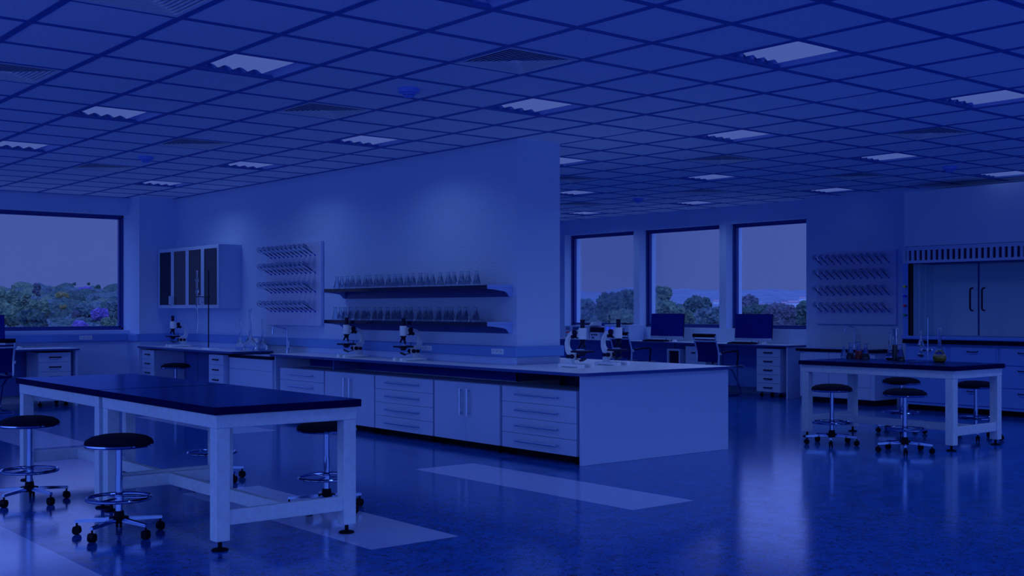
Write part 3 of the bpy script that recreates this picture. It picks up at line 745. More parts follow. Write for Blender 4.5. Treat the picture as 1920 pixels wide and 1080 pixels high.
# base cabinets under the hood
def base_unit(y0, y1, kind, label):
    t = thing('hood_base_cabinet', label, 'cabinet', (13.4, (y0 + y1) / 2, 0), group='blue cabinets under the fume hood')
    xf = 13.13
    m = MB(); m.box(xf + .014, 13.715, y0 + .001, y1 - .001, .07, .834); m.build('body', M['steelblue'], t, smooth=False)
    m = MB(); m.box(xf + .07, 13.71, y0 + .001, y1 - .001, 0, .07); m.build('plinth', M['rubber'], t, smooth=False)
    a, b = y0 + .03, y1 - .03
    fr = [('drawer', .625, .80), ('door', .105, .60)] if kind == 'door' else [('drawer', .60, .80), ('drawer', .335, .59), ('drawer', .105, .325)]
    for nmx, z0, z1 in fr:
        m = MB(); m.box(xf, xf + .013, a, b, z0, z1, bev=.003); d = m.build(nmx, M['steelblue'], t, smooth=False)
        if nmx == 'drawer':
            yc, zc = (a + b) / 2, z1 - .045
            m = MB(); m.tube([(xf, yc - .065, zc), (xf - .025, yc - .06, zc - .004), (xf - .03, yc - .045, zc - .006), (xf - .03, yc + .045, zc - .006), (xf - .025, yc + .06, zc - .004), (xf, yc + .065, zc)], .006, 8); m.build('handle', M['black'], d)
base_unit(7.634, 8.225, 'door', 'blue base cabinet with one drawer and a door at the left end of the hood')
base_unit(7.0, 7.632, 'drawer', 'blue three-drawer base cabinet in the middle under the hood, behind the white table leg')
base_unit(6.37, 6.998, 'drawer', 'blue three-drawer base cabinet at the right edge of the view')
# ================================================================== black-topped tables
def make_table():
    """0.89 x 1.67 m, origin at the middle of its footprint"""
    t = thing('laboratory_table', 'x', 'table', world=False, group='black-topped timber tables')
    hx, hy = .445, .835
    m = MB(); m.box(-hx, hx, -hy, hy, .715, .756, bev=.002)
    for f in m.bm.faces: f.material_index = 0 if f.calc_center_median().z > .7559 else 1
    m.build('tabletop', None, t, smooth=False, mats=[M['blacktop'], M['blackedge']])
    ax, ay = hx - .02, hy - .02
    for nmx, b in (('apron', (-ax, -ax + .03, -ay, ay)), ('apron', (ax - .03, ax, -ay, ay)), ('apron', (-ax + .03, ax - .03, -ay, -ay + .03)), ('apron', (-ax + .03, ax - .03, ay - .03, ay))):
        m = MB(); m.box(*b, .642, .715, bev=.003); m.build(nmx, M['wood'], t, smooth=False)
    lw = .078
    for sx in (-1, 1):
        for sy in (-1, 1):
            x, y = sx * (ax - lw / 2 - .002), sy * (ay - lw / 2 - .002)
            m = MB(); m.box(x - lw / 2, x + lw / 2, y - lw / 2, y + lw / 2, .052, .6425, bev=.003); l = m.build('leg', M['wood'], t, smooth=False)
            m = MB(); m.cyl((x, y, .008), (x, y, .055), .011, n=12); m.lathe([(.0, 0), (.043, 0), (.045, .004), (.040, .010), (.012, .014), (0, .014)], (x, y, 0), 24); m.build('levelling_foot', M['rubber'], l)
    xx = ax - lw
    for sy in (-1, 1):
        y = sy * (ay - lw / 2)
        m = MB(); m.box(-xx - .002, xx + .002, y - .02, y + .02, .13, .21, bev=.003); m.build('stretcher', M['wood'], t, smooth=False)
    m = MB(); m.box(-.02, .02, -(ay - lw / 2 - .02), ay - lw / 2 - .02, .135, .208, bev=.003); m.build('stretcher', M['wood'], t, smooth=False)
    return t
tp, tu = make_table(), []
place(tp, tu, (3.07, 6.468, 0), 0, 'black-topped white timber table nearest the viewer, its corner pointing forward')
place(tp, tu, (3.07, 8.165, 0), 0, 'black-topped white timber table behind the nearest one, running to the left edge')
place(tp, tu, (9.985, 6.325, 0), 0, 'black-topped white timber table by the fume hood, carrying coloured flasks')

# ================================================================== stools
def make_stool():
    t = thing('laboratory_stool', 'x', 'stool', world=False, group='round black lab stools')
    m = MB(); m.lathe([(0, .502), (.178, .502), (.186, .510), (.186, .518), (.178, .533), (.150, .549), (.10, .560), (.05, .564), (0, .565)], n=48); m.build('seat', M['fabric'], t)
    m = MB(); m.lathe([(0, .490), (.17, .492), (.186, .496), (.190, .503), (.188, .510), (.180, .512), (0, .503)], n=48); m.build('seat_rim', M['chrome'], t)
    m = MB(); m.cyl((0, 0, .10), (0, 0, .33), .0195, n=24); m.cyl((0, 0, .33), (0, 0, .49), .017, n=24); m.build('column', M['chrome'], t)
    m = MB(); m.torus((0, 0, .205), .174, .010, 56, 10); m.lathe([(.0195, .19), (.026, .19), (.026, .222), (.0195, .222)], n=24)
    for k in range(3):
        a = k * 2 * PI / 3 + .4; m.cyl((.024 * math.cos(a), .024 * math.sin(a), .205), (.172 * math.cos(a), .172 * math.sin(a), .205), .006, n=10)
    m.build('foot_ring', M['chrome'], t)
    m = MB(); m.lathe([(0, .068), (.036, .068), (.040, .074), (.040, .085), (.056, .088), (.056, .098), (.030, .104), (.027, .132), (.020, .134), (0, .134)], n=10); m.build('base_hub', M['rubber'], t)
    for k in range(5):
        a = k * 2 * PI / 5; rot = Matrix.Rotation(a, 4, 'Z')
        m = MB()
        v = [m.bm.verts.new(p) for p in ((.035, -.014, .075), (.035, .014, .075), (.035, .014, .099), (.035, -.014, .099), (.245, -.011, .066), (.245, .011, .066), (.245, .011, .083), (.245, -.011, .083))]
        for q in ((0, 1, 2, 3), (7, 6, 5, 4), (0, 4, 5, 1), (1, 5, 6, 2), (2, 6, 7, 3), (3, 7, 4, 0)): m.bm.faces.new([v[i] for i in q])
        bmesh.ops.bevel(m.bm, geom=list(m.bm.edges), offset=.003, segments=2, affect='EDGES')
        bmesh.ops.transform(m.bm, matrix=rot, verts=m.bm.verts); l = m.build('leg', M['chrome'], t)
        m = MB()
        m.cyl((.236, -.017, .022), (.236, -.004, .022), .022, n=18); m.cyl((.236, .004, .022), (.236, .017, .022), .022, n=18); m.cyl((.236, 0, .02), (.236, 0, .07), .006, n=8)
        m.prism([(.214, .026), (.219, .044), (.236, .050), (.253, .044), (.258, .026), (.236, .03)], 'y', -.0175, .0175)
        bmesh.ops.transform(m.bm, matrix=rot, verts=m.bm.verts); m.build('caster', M['rubber'], l)
    return t
sp, su = make_stool(), []
SR = R(69.4)
for x, y, l in ((2.44, 6.46, 'round black stool on chrome base in front of the nearest black table'), (2.40, 7.93, 'round black stool cut by the left edge, before the second black table'),
                (3.755, 6.43, 'round black stool half under the near black table, right behind its corner leg'), (3.75, 8.08, 'round black stool behind the black tables, only its chrome footring and casters seen'),
                (6.21, 14.47, 'round black stool at the far corner bench'), (9.22, 6.54, 'round black stool at the left front of the table with coloured flasks'),
                (9.21, 5.77, 'round black stool in front of the flask table, nearest its right leg'), (10.66, 6.72, 'round black stool behind the flask table, hidden partly by the front stool'),
                (10.70, 5.93, 'round black stool behind the flask table, between its two right legs')):
    place(sp, su, (x, y, 0), SR, l)

# ================================================================== office chairs (local +X is where the sitter faces)
def make_chair():
    t = thing('office_chair', 'x', 'chair', world=False, group='mesh office chairs')
    side = [(-.075, .885), (-.065, .83), (-.035, .75), (-.005, .66), (.005, .58), (-.002, .50), (.005, .455), (.04, .432), (.14, .428), (.30, .432), (.45, .440), (.525, .437), (.555, .42)]
    for s in (-1, 1):
        y = s * .205
        m = MB(); m.tube([(x, y, z) for x, z in side], .013, 10); m.build('side_rail', M['alu'], t)
    def sheet(pts, th):
        m = MB(); a = pts + [(x + th, z - .004) for x, z in reversed(pts)]; m.prism(a, 'y', -.197, .197); return m
    sheet(side[1:6], .006).build('backrest', M['mesh'], t)
    m = MB(); q = side[6:]; m.prism(q + [(x, z - .012) for x, z in reversed(q)], 'y', -.197, .197); m.build('seat', M['mesh'], t)
    m = MB(); m.cyl((-.078, -.205, .88), (-.078, .205, .88), .026, n=16); m.build('headroll', M['fabric'], t)
    m = MB(); m.tube([(-.06, -.205, .80), (-.064, 0, .797), (-.06, .205, .80)], .014, 10); m.build('crossbar', M['alu'], t)
    for s in (-1, 1):
        y = s * .232
        m = MB(); m.box(-.01, .045, y - .012 - s * .012, y + .012 - s * .012, .595, .635, bev=.004); br = m.build('arm_bracket', M['alu'], t, smooth=False)
        m = MB(); m.tube([(.03, y, .632), (.12, y, .645), (.35, y, .655), (.385, y, .645), (.395, y, .62), (.385, y, .53), (.375, y, .44)], .014, 10); m.build('armrest', M['black'], t)
    m = MB()
    pts = []
    for s in (-1, 1):
        y = s * .19
        h = [(-.02, y, .012), (.10, y, .012), (.42, y, .012), (.475, y, .02), (.498, y, .05), (.495, y, .09), (.35, y, .33), (.31, y, .375), (.22, y, .40), (.14, y, .415)]
        pts += h if s < 0 else list(reversed(h))
    m.tube(pts + [(.14, -.19, .415)], .011, 10)
    m.tube([(-.02, -.19, .012), (-.02, .19, .012)], .011, 10)
    m.build('base', M['chrome'], t)
    return t
cp, cu = make_chair(), []
place(cp, cu, (12.87, 11.25, 0), 0, 'dark mesh office chair facing the right monitor on the window desk')
place(cp, cu, (12.87, 13.0, 0), 0, 'dark mesh office chair partly behind the peninsula microscopes, facing the window desk')
place(cp, cu, (4.09, 14.82, 0), R(90), 'dark mesh office chair cut by the left edge, facing the left end window desk')

# ================================================================== microscopes (local: eyepiece towards -X, arm towards +X, tube axis at the origin)
def make_micro():
    t = thing('microscope', 'x', 'microscope', world=False, group='white microscopes on the benches')
    m = MB()
    for s in (-1, 1): m.prism([(-.07, 0), (-.07, .026), (-.06, .03), (.225, .03), (.23, .026), (.23, 0), (.19, 0), (.19, .006), (-.02, .006), (-.02, 0)], 'y', s * .06 - .022, s * .06 + .022)
    m.box(.11, .225, -.04, .04, .006, .03); m.build('base', M['micro'], t, smooth=False)
    m = MB()
    out = [(.115, .028), (.125, .085), (.135, .118)] + [(.10, .125)] + [(.10, .14), (.135, .142)]
    inner = [(.135, .142), (.158, .155), (.175, .18), (.178, .215), (.165, .25), (.13, .270), (.085, .275)]
    outer = [(.085, .322), (.125, .318), (.17, .300), (.205, .262), (.222, .215), (.220, .165), (.205, .125), (.185, .105), (.192, .07), (.205, .028)]
    m.prism([(.115, .028), (.13, .09), (.128, .135)] + inner + outer, 'y', -.017, .017)
    bmesh.ops.bevel(m.bm, geom=[e for e in m.bm.edges if abs(e.verts[0].co.y - e.verts[1].co.y) < 1e-6], offset=.006, segments=2, affect='EDGES')
    m.build('arm', M['micro'], t)
    m = MB(); m.box(.09, .14, -.012, .012, .06, .145, bev=.003); m.build('stage_bracket', M['micro'], t, smooth=False)
    m = MB(); m.lathe([(0, .246), (.033, .246), (.036, .250), (.036, .340), (.032, .346), (0, .346)], n=28); m.box(.03, .062, -.02, .02, .262, .33, bev=.004); m.build('head', M['micro'], t)
    m = MB(); m.lathe([(0, .346), (.020, .346), (.020, .41), (.022, .412), (.022, .42), (.016, .422), (0, .422)], n=24); m.box(.050, .078, -.021, .021, .255, .322, bev=.003); m.build('eyepiece', M['black'], t)
    m = MB(); m.lathe([(0, .246), (.034, .246), (.030, .236), (.020, .228), (.026, .215), (.022, .206), (0, .206)], n=24); n_ = m.build('nosepiece', M['black'], t)
    for a, l in ((35, .055), (155, .04), (275, .048)):
        d = Vector((math.cos(R(a)) * .5, math.sin(R(a)) * .5, -.86)).normalized() if a != 35 else Vector((.42, .1, -.9)).normalized()
        p = Vector((math.cos(R(a)) * .014, math.sin(R(a)) * .014, .212)); m = MB(); m.cyl(p, p + d * l * .7, .009, n=14); m.cyl(p + d * l * .7, p + d * l, .0085, .004, n=14); m.build('objective', M['black'], n_)
    m = MB(); m.box(-.075, .075, -.075, .075, .131, .148, bev=.003); m.build('stage', M['black'], t, smooth=False)
    m = MB(); m.box(.0, .05, -.03, .03, .148, .158, bev=.002); m.build('slide_holder', M['alu'], t, smooth=False)
    m = MB(); m.cyl((.055, -.05, .148), (.055, -.05, .172), .004, n=8); m.cyl((.055, -.05, .172), (.055, -.05, .177), .009, n=12); m.build('stage_screw', M['black'], t)
    m = MB(); m.lathe([(0, .102), (.022, .102), (.030, .112), (.030, .120), (.040, .122), (.040, .131), (0, .131)], n=24); m.build('condenser', M['black'], t)
    m = MB(); rot = Matrix.Translation((-.005, 0, .068)) @ Matrix.Rotation(R(28), 4, 'Y'); m.lathe([(0, -.004), (.032, -.004), (.034, 0), (.032, .004), (0, .004)], n=24, mat4=rot); m.cyl((.02, 0, .06), (.10, 0, .075), .004, n=8); m.build('mirror', M['black'], t)
    for x, z, r in ((.064, .306, .024), (.088, .268, .017), (.100, .094, .020), (.150, .092, .017)):
        m = MB(); m.cyl((x, -.046, z), (x, .046, z), .008, n=10)
        for s in (-1, 1): m.cyl((x, s * .026, z), (x, s * .046, z), r, n=20)
        m.build('focus_knob', M['black'], t)
    return t
mp_, mu_ = make_micro(), []
place(mp_, mu_, (6.51, 10.735, CT), 0, 'white microscope on the long counter, left one of the pair below the shelves')
place(mp_, mu_, (6.51, 9.655, CT), 0, 'white microscope on the long counter, right one of the pair below the shelves')
place(mp_, mu_, (6.985, 7.55, CT), R(90), 'white microscope on the peninsula nearest the partition end')
place(mp_, mu_, (7.50, 7.625, CT), R(90), 'white microscope on the peninsula, right of its twin, before the chair')
place(mp_, mu_, (6.49, 15.22, CT), 0, 'white microscope on the far corner bench under the glass cabinet')

# ================================================================== glassware
def conical(h, rb, rn=.017):
    return [(0, .001), (rb - .006, .001), (rb - .001, .005), (rb, .012), (rb * .97, .02), (rn + .004, h * .66), (rn, h * .72), (rn, h * .955), (rn + .006, h * .985), (rn + .006, h), (rn + .003, h), (rn - .002, h * .97)]
def volumetric(h, rb, rn):
    bh = rb * 2.1
    return [(0, .001), (rb * .62, .001), (rb * .86, bh * .10), (rb, bh * .30), (rb * .97, bh * .45), (rb * .72, bh * .70), (rb * .42, bh * .90), (rn * 1.6, bh * 1.04), (rn, bh * 1.15), (rn, h * .975), (rn * 1.5, h), (rn * 1.2, h)]
def round_flask(h, rb, rn):
    p = [(rb * math.sin(R(a)), rb - rb * math.cos(R(a))) for a in range(0, 150, 15)]
    return p + [(rn, rb * 1.98), (rn, h * .96), (rn * 1.35, h)]
def radius_at(prof, z):
    for (r0, z0), (r1, z1) in zip(prof, prof[1:]):
        if z0 <= z <= z1 and z1 > z0: return r0 + (r1 - r0) * (z - z0) / (z1 - z0)
    return prof[-1][0]
def vessel(name, label, cat, prof, loc, liquid=None, level=0, group=None, n=24):
    t = thing(name, label, cat, loc, world=False, group=group)
    m = MB(); m.lathe(prof, (0, 0, 0), n); m.build('vessel', M['glass'], t)
    if liquid:
        lv = [(0, .0035)] + [(max(.002, r - .0025), z + .0025) for r, z in prof if .001 < z < level - .003 and r > .004] + [(max(.002, radius_at(prof, level) - .0025), level), (0, level)]
        m = MB(); m.lathe(lv, (0, 0, 0), n); m.build('liquid', M[liquid], t)
    return t
# flasks along the two wall shelves
UP = [11.18, 11.078, 10.96, 10.856, 10.726, 10.593, 10.503, 10.379, 10.281, 10.145, 10.026, 9.928, 9.805, 9.705, 9.572, 9.466, 9.366, 9.232, 9.1, 9.009, 8.887, 8.785, 8.653]
LO = [11.214, 11.105, 11.013, 10.9, 10.758, 10.627, 10.542, 10.407, 10.297, 10.162, 10.043, 9.957, 9.828, 9.738, 9.588, 9.486, 9.402, 9.258, 9.128, 9.05, 8.921, 8.827, 8.666]
cf = conical(.138, .0385, .0155)
m = MB(); m.lathe(cf, (0, 0, 0), 22); first = m.build('conical_flask', M['glass'])
usd = []
for z, L_, w in ((1.483, UP, 'upper'), (1.143, LO, 'lower')):
    for k, y in enumerate(L_):
        o = first if not usd else first.copy()
        if usd: C.objects.link(o)
        usd.append(1)
        o.location = (6.66, y, z)
        tag(o, 'clear conical flask, %s from the left on the %s wall shelf' % (ORD[k], w), 'flask', 'flasks on the %s wall shelf' % w)
G = 'long-necked flasks on the corner bench'
vessel('volumetric_flask', 'long-necked glass flask on the corner bench, left of the tallest one', 'flask', volumetric(.395, .062, .0125), (6.52, 13.257, CT), 'glass', 0, G)
vessel('volumetric_flask', 'tallest long-necked glass flask on the corner bench, between two shorter ones', 'flask', volumetric(.515, .082, .017), (6.565, 13.075, CT), None, 0, G)
vessel('volumetric_flask', 'long-necked glass flask on the corner bench, nearest the tap', 'flask', volumetric(.395, .06, .0125), (6.72, 13.055, CT), None, 0, G)

TT = .756
vessel('conical_flask', 'small empty conical flask, leftmost on the table by the hood', 'flask', conical(.125, .034, .013), (10.27, 7.14, TT))
vessel('conical_flask', 'conical flask of dark liquid between the empty one and the red one', 'flask', conical(.162, .044, .016), (10.20, 7.01, TT), 'liq_dark', .062)
vessel('conical_flask', 'conical flask half full of red liquid', 'flask', conical(.178, .046, .018), (10.16, 6.885, TT), 'liq_red', .085)
vessel('conical_flask', 'conical flask of dark liquid just right of the red one', 'flask', conical(.162, .043, .017), (10.13, 6.785, TT), 'liq_dark', .062)
vessel('volumetric_flask', 'long-necked flask standing behind the measuring cylinder', 'flask', volumetric(.27, .040, .0135), (10.24, 6.585, TT), 'liq_dark', .025)
t = vessel('measuring_cylinder', 'tall glass measuring cylinder holding dark liquid', 'cylinder', [(0, .006), (.025, .006), (.0255, .02), (.0255, .31), (.029, .318), (.027, .318)], (10.13, 6.455, TT), 'liq_dark', .16)
m = MB(); m.lathe([(0, 0), (.036, 0), (.038, .003), (.034, .006), (0, .006)], n=24); m.build('foot', M['glass'], t)
vessel('conical_flask', 'wide-lipped conical flask of dark liquid right of the measuring cylinder', 'flask', conical(.165, .038, .014)[:-3] + [(.024, .158), (.026, .165), (.021, .162)], (10.06, 6.345, TT), 'liq_dark', .045)
vessel('volumetric_flask', 'big long-necked flask of yellow liquid on the table by the hood', 'flask', volumetric(.345, .063, .0165), (10.15, 5.99, TT), 'liq_yellow', .062, n=32)

# retort stands
t = thing('retort_stand', 'black retort stand with a cross clamp on the corner bench', 'retort stand', (6.44, 13.93, CT))
m = MB(); m.box(6.375, 6.515, 13.80, 14.05, CT, CT + .018, bev=.004); b = m.build('base', M['label'], t, smooth=False)
m = MB(); m.cyl((6.42, 13.94, CT + .018), (6.42, 13.94, 1.752), .0075, n=14); m.build('rod', M['black'], t)
m = MB(); m.cyl((6.44, 13.924, 1.42), (6.322, 14.02, 1.42), .005, n=10); m.box(6.408, 6.432, 13.928, 13.952, 1.405, 1.435, bev=.003); m.cyl((6.42, 13.94, 1.42), (6.405, 13.88, 1.42), .004, n=8); m.tube([(6.304 + .021 * math.cos(R(a)), 14.035 + .021 * math.sin(R(a)), 1.42) for a in range(0, 350, 20)], .004, 8, closed=True); m.build('clamp', M['black'], t)
t = thing('burette', 'long glass burette held upright by the stand on the corner bench', 'burette', (6.304, 14.035, .95))
m = MB(); m.lathe([(.0015, 0), (.004, .02), (.0125, .06), (.0125, .50), (.0135, .51), (.024, .525), (.024, .555), (.0125, .57), (.0125, .66), (.022, .665), (.022, .69), (.0115, .70), (.0115, .79), (.014, .805), (.012, .805)], (6.304, 14.035, .95), 18); m.build('tube', M['glass'], t)
t = thing('retort_stand', 'steel retort stand on the table, clamping a small round flask', 'retort stand', (10.16, 6.12, TT))
m = MB(); m.box(10.06, 10.22, 6.06, 6.29, TT, TT + .006, bev=.002); m.build('base', M['edge'], t, smooth=False)
m = MB(); m.cyl((10.16, 6.12, TT + .006), (10.16, 6.12, 1.18), .0055, n=12); m.build('rod', M['chrome'], t)
m = MB(); m.cyl((10.185, 6.099, .875), (10.128, 6.147, .875), .0045, n=8); m.box(10.15, 10.17, 6.11, 6.13, .862, .888, bev=.002); m.cyl((10.19, 6.095, .868), (10.19, 6.095, .882), .006, n=8); m.tube([(10.11 + .0165 * math.cos(R(a)), 6.161 + .0165 * math.sin(R(a)), .875) for a in range(0, 350, 20)], .0035, 8, closed=True)
m.cyl((10.16, 6.12, .962), (10.126, 6.148, .965), .003, n=8); m.tube([(10.11 + .0185 * math.cos(R(a)), 6.161 + .0185 * math.sin(R(a)), .965) for a in range(0, 350, 20)], .0025, 8, closed=True); m.build('clamp', M['steel'], t)
vessel('round_flask', 'small round flask of blue liquid clamped to the steel stand', 'flask', round_flask(.10, .033, .0115), (10.11, 6.161, .795), 'liq_blue', .038)
vessel('conical_flask', 'small conical flask of green liquid clamped above the round flask', 'flask', conical(.095, .031, .009)[:-3] + [(.006, .10), (.004, .125), (.003, .15), (.0035, .15)], (10.11, 6.161, .905), 'liq_green', .012)

# ================================================================== desk electronics
def make_monitor():
    """screen faces local -X"""
    t = thing('computer_monitor', 'x', 'monitor', world=False, group='flat monitors on the desks')
    tilt = Matrix.Translation((0, 0, .25)) @ Matrix.Rotation(R(6), 4, 'Y') @ Matrix.Translation((0, 0, -.25))
    m = MB(); m.box(-.012, .014, -.30, .30, .06, .44, bev=.003, mat4=tilt); p = m.build('casing', M['black'], t, smooth=False)
    m = MB(); m.box(-.0135, -.0122, -.296, .296, .082, .436, mat4=tilt); m.build('screen', M['screen'], p, smooth=False)
    m = MB(); m.box(-.0150, -.0121, -.30, .30, .045, .081, bev=.001, mat4=tilt); m.build('chin', M['alu'], p, smooth=False)
    m = MB()
    for s in (-1, 1): m.tube([(.03, s * .05, .12), (.05, s * .05, .06), (.03, s * .06, .008), (-.035, s * .08, .006)], .005, 8)
    m.tube([(.03, -.06, .007), (.03, .06, .007)], .005, 8); m.build('stand', M['black'], t)
    return t
np_, nu = make_monitor(), []
place(np_, nu, (13.60, 12.72, CT), R(12), 'flat dark monitor before the middle window on the long desk')
place(np_, nu, (13.60, 11.0, CT), R(12), 'flat dark monitor before the right-hand window on the long desk')
place(np_, nu, (4.155, 15.74, CT), R(90), 'flat dark monitor just showing at the left edge, on the left end desk')
def make_keyboard():
    t = thing('keyboard', 'x', 'keyboard', world=False, group='dark keyboards on the window desk')
    m = MB(); m.prism([(-.075, 0), (-.075, .014), (.075, .026), (.075, 0)], 'y', -.22, .22); m.build('body', M['black'], t, smooth=False)
    m = MB()
    for r in range(5):
        for k in range(15):
            x = -.058 + .026 * r; y = -.205 + .0275 * k; z = .0145 + .08 * (x + .075); m.box(x - .010, x + .010, y, y + .024, z, z + .006)
    m.build('keys', M['rubber'], t, smooth=False)
    return t
kp, ku = make_keyboard(), []
place(kp, ku, (13.44, 12.83, CT), 0, 'dark keyboard in front of the middle monitor')
place(kp, ku, (13.44, 11.09, CT), 0, 'dark keyboard in front of the right monitor')
def make_mouse():
    t = thing('computer_mouse', 'x', 'mouse', world=False, group='white mice on the desks')
    m = MB(); m.sph((0, 0, .008), .03, (1.7, 1.05, 1.0), 16)
    bmesh.ops.bisect_plane(m.bm, geom=m.bm.verts[:] + m.bm.edges[:] + m.bm.faces[:], plane_co=(0, 0, 0), plane_no=(0, 0, -1), clear_outer=True)
    bmesh.ops.holes_fill(m.bm, edges=m.bm.edges); m.build('body', M['label'], t)
    m = MB(); m.cyl((-.028, -.003, .033), (-.028, .003, .033), .006, n=12); m.build('wheel', M['black'], t)
    return t
op_, ou = make_mouse(), []
place(op_, ou, (13.45, 12.43, CT), 0, 'white mouse beside the keyboard of the middle monitor')
place(op_, ou, (13.45, 10.69, CT), 0, 'white mouse beside the keyboard of the right monitor')
place(op_, ou, (4.58, 15.55, CT), R(90), 'white mouse on the left end desk beside the chair back')

t = thing('computer_tower', 'white computer tower with dark open front under the window desk', 'computer', (13.6, 12.4, 0))
m = MB(); m.box(13.40, 13.75, 12.27, 12.30, .02, .645); m.box(13.40, 13.75, 12.515, 12.545, .02, .645); m.box(13.40, 13.75, 12.30, 12.515, .615, .645); m.box(13.40, 13.75, 12.30, 12.515, .02, .05); m.box(13.73, 13.75, 12.3, 12.515, .05, .615); m.build('casing', M['white'], t, smooth=False)
m = MB(); m.box(13.425, 13.725, 12.302, 12.513, .052, .612, bev=.004); m.build('front', M['black'], t, smooth=False)
m = MB(); [m.box(13.42, 13.44, y, y + .03, 0, .02) for y in (12.28, 12.505)]; [m.box(13.70, 13.72, y, y + .03, 0, .02) for y in (12.28, 12.505)]; m.build('feet', M['rubber'], t, smooth=False)

def box_thing(name, label, cat, b, mat='white', bev=.004):
    t = thing(name, label, cat, ((b[0] + b[1]) / 2, (b[2] + b[3]) / 2, b[4]))
    m = MB(); m.box(*b, bev=bev); m.build('casing', M[mat], t, smooth=False)
    return t
def knob(t, x, y, z, r=.012, mat='black', d=.015, name='knob'):
    m = MB(); m.cyl((x, y, z), (x - d, y, z), r, n=14); m.build(name, M[mat], t)
t = box_thing('power_supply', 'white bench power supply with knobs at the left end of the window desk', 'instrument', (13.56, 13.86, 14.91, 15.16, CT, .975))
for y in (15.00, 15.05):
    for z in (.94, .915): m = MB(); m.box(13.555, 13.56, y - .015, y + .015, z - .008, z + .008); m.build('display', M['screen'], t, smooth=False)
    knob(t, 13.56, y, .86, .014, 'v_red'); knob(t, 13.56, y, .80)
t = box_thing('control_box', 'white instrument box with window behind the left peninsula microscope', 'instrument', (13.54, 13.86, 14.49, 14.895, CT, .978))
m = MB(); m.box(13.535, 13.54, 14.72, 14.88, .86, .955); m.build('display', M['edge'], t, smooth=False)
knob(t, 13.54, 14.56, .87, .028, 'alu'); knob(t, 13.54, 14.56, .80, .018)
t = box_thing('bench_meter', 'stacked meter with black display and white lower panel on the window desk', 'instrument', (13.52, 13.86, 14.20, 14.43, CT, .87))
m = MB(); m.box(13.52, 13.86, 14.20, 14.43, .87, .955, bev=.004); m.build('display_unit', M['black'], t, smooth=False)
for y in (14.37, 14.31, 14.26): knob(t, 13.52, y, .83, .013)
m = MB(); m.box(13.515, 13.52, 14.33, 14.38, .765, .795); m.build('socket', M['edge'], t, smooth=False)
box_thing('grey_cabinet', 'plain blue-grey instrument case right of the stacked meter', 'instrument', (13.62, 13.88, 14.09, 14.19, CT, .99), 'steelblue')
t = box_thing('oscilloscope', 'large white oscilloscope with two blue screens on the window desk', 'instrument', (13.52, 13.88, 13.51, 14.075, CT, 1.005))
for y0, y1 in ((13.965, 14.03), (13.85, 13.915)): m = MB(); m.box(13.514, 13.52, y0, y1, .91, .965); m.build('screen', M['lcd'], t, smooth=False)
for k in range(3): m = MB(); m.box(13.516, 13.52, 13.60, 13.655, .925 - .035 * k, .94 - .035 * k); m.build('vent', M['edge'], t, smooth=False)
for y in (13.95, 13.88, 13.75): knob(t, 13.52, y, .83, .013)
t = box_thing('instrument_tray', 'small pale open tray lying on the white instrument box', 'tray', (13.58, 13.80, 14.44, 14.84, .9785, .99), 'label', .002)
m = MB(); m.prism([(13.58, .99), (13.58, 1.0), (13.62, 1.035), (13.80, 1.035), (13.80, .99)], 'y', 14.42 + .02, 14.50); m.build('lid', M['label'], t, smooth=False)
m = MB(); m.box(13.60, 13.66, 14.55, 14.72, .99, 1.015, bev=.003); m.build('tool', M['black'], t, smooth=False)
t = thing('inspection_camera', 'small black upright camera arm on the blue-grey instrument case', 'camera', (13.7, 14.14, .99))
m = MB(); m.lathe([(0, 0), (.025, 0), (.022, .01), (.006, .014), (.006, .14), (.010, .142), (.010, .17), (0, .17)], (13.7, 14.14, .9905), 14); m.cyl((13.70, 14.14, 1.08), (13.64, 14.10, 1.06), .010, n=10); m.build('arm', M['black'], t)
t = thing('multimeter', 'small black hand meter lying on the oscilloscope', 'meter', (13.66, 13.68, 1.0055))
m = MB(); m.box(13.60, 13.68, 13.58, 13.76, 1.0055, 1.03, bev=.006); m.cyl((13.62, 13.68, 1.03), (13.62, 13.68, 1.04), .015, n=12); m.build('body', M['black'], t, smooth=False)
# ================================================================== outside: hills and trees beyond the windows
def leaf_mat(name, a, b, sc=3.0):
    m, n, l, p = nm(name)
    t = n.new('ShaderNodeTexCoord'); q = n.new('ShaderNodeTexNoise'); q.inputs['Scale'].default_value = sc; q.inputs['Detail'].default_value = 7; q.inputs['Roughness'].default_value = 0.7
    l.new(t.outputs['Object'], q.inputs['Vector'])
    r = n.new('ShaderNodeValToRGB'); e = r.color_ramp.elements
    k = (.26, .24, .42); e[0].position = 0.36; e[0].color = (*[q * w * .8 for q, w in zip(a, k)], 1); e[1].position = 0.64; e[1].color = (*[q * w for q, w in zip(b, k)], 1)
    l.new(q.outputs[0], r.inputs[0]); l.new(r.outputs[0], p.inputs['Base Color']); p.inputs['Roughness'].default_value = 0.9; p.inputs['Specular IOR Level'].default_value = 0.05
    return m
TM = {'green': leaf_mat('green_foliage', (0.10, 0.25, 0.20), (0.62, 0.95, 0.36)), 'dark': leaf_mat('dark_foliage', (0.05, 0.14, 0.18), (0.35, 0.62, 0.30)),
      'teal': leaf_mat('teal_foliage', (0.12, 0.26, 0.30), (0.45, 0.72, 0.45)), 'purple': leaf_mat('purple_blossom', (0.35, 0.25, 0.75), (0.75, 0.55, 0.98)),
      'yellow': leaf_mat('yellow_foliage', (0.5, 0.55, 0.15), (0.98, 0.9, 0.25)), 'rust': leaf_mat('rust_foliage', (0.2, 0.24, 0.3), (0.5, 0.55, 0.42)),
      'haze': leaf_mat('hazy_hill', (0.50, 0.72, 0.72), (0.74, 1.02, 0.88), 0.10), 'grass': leaf_mat('hill_grass', (0.15, 0.30, 0.30), (0.45, 0.68, 0.5), 0.2)}
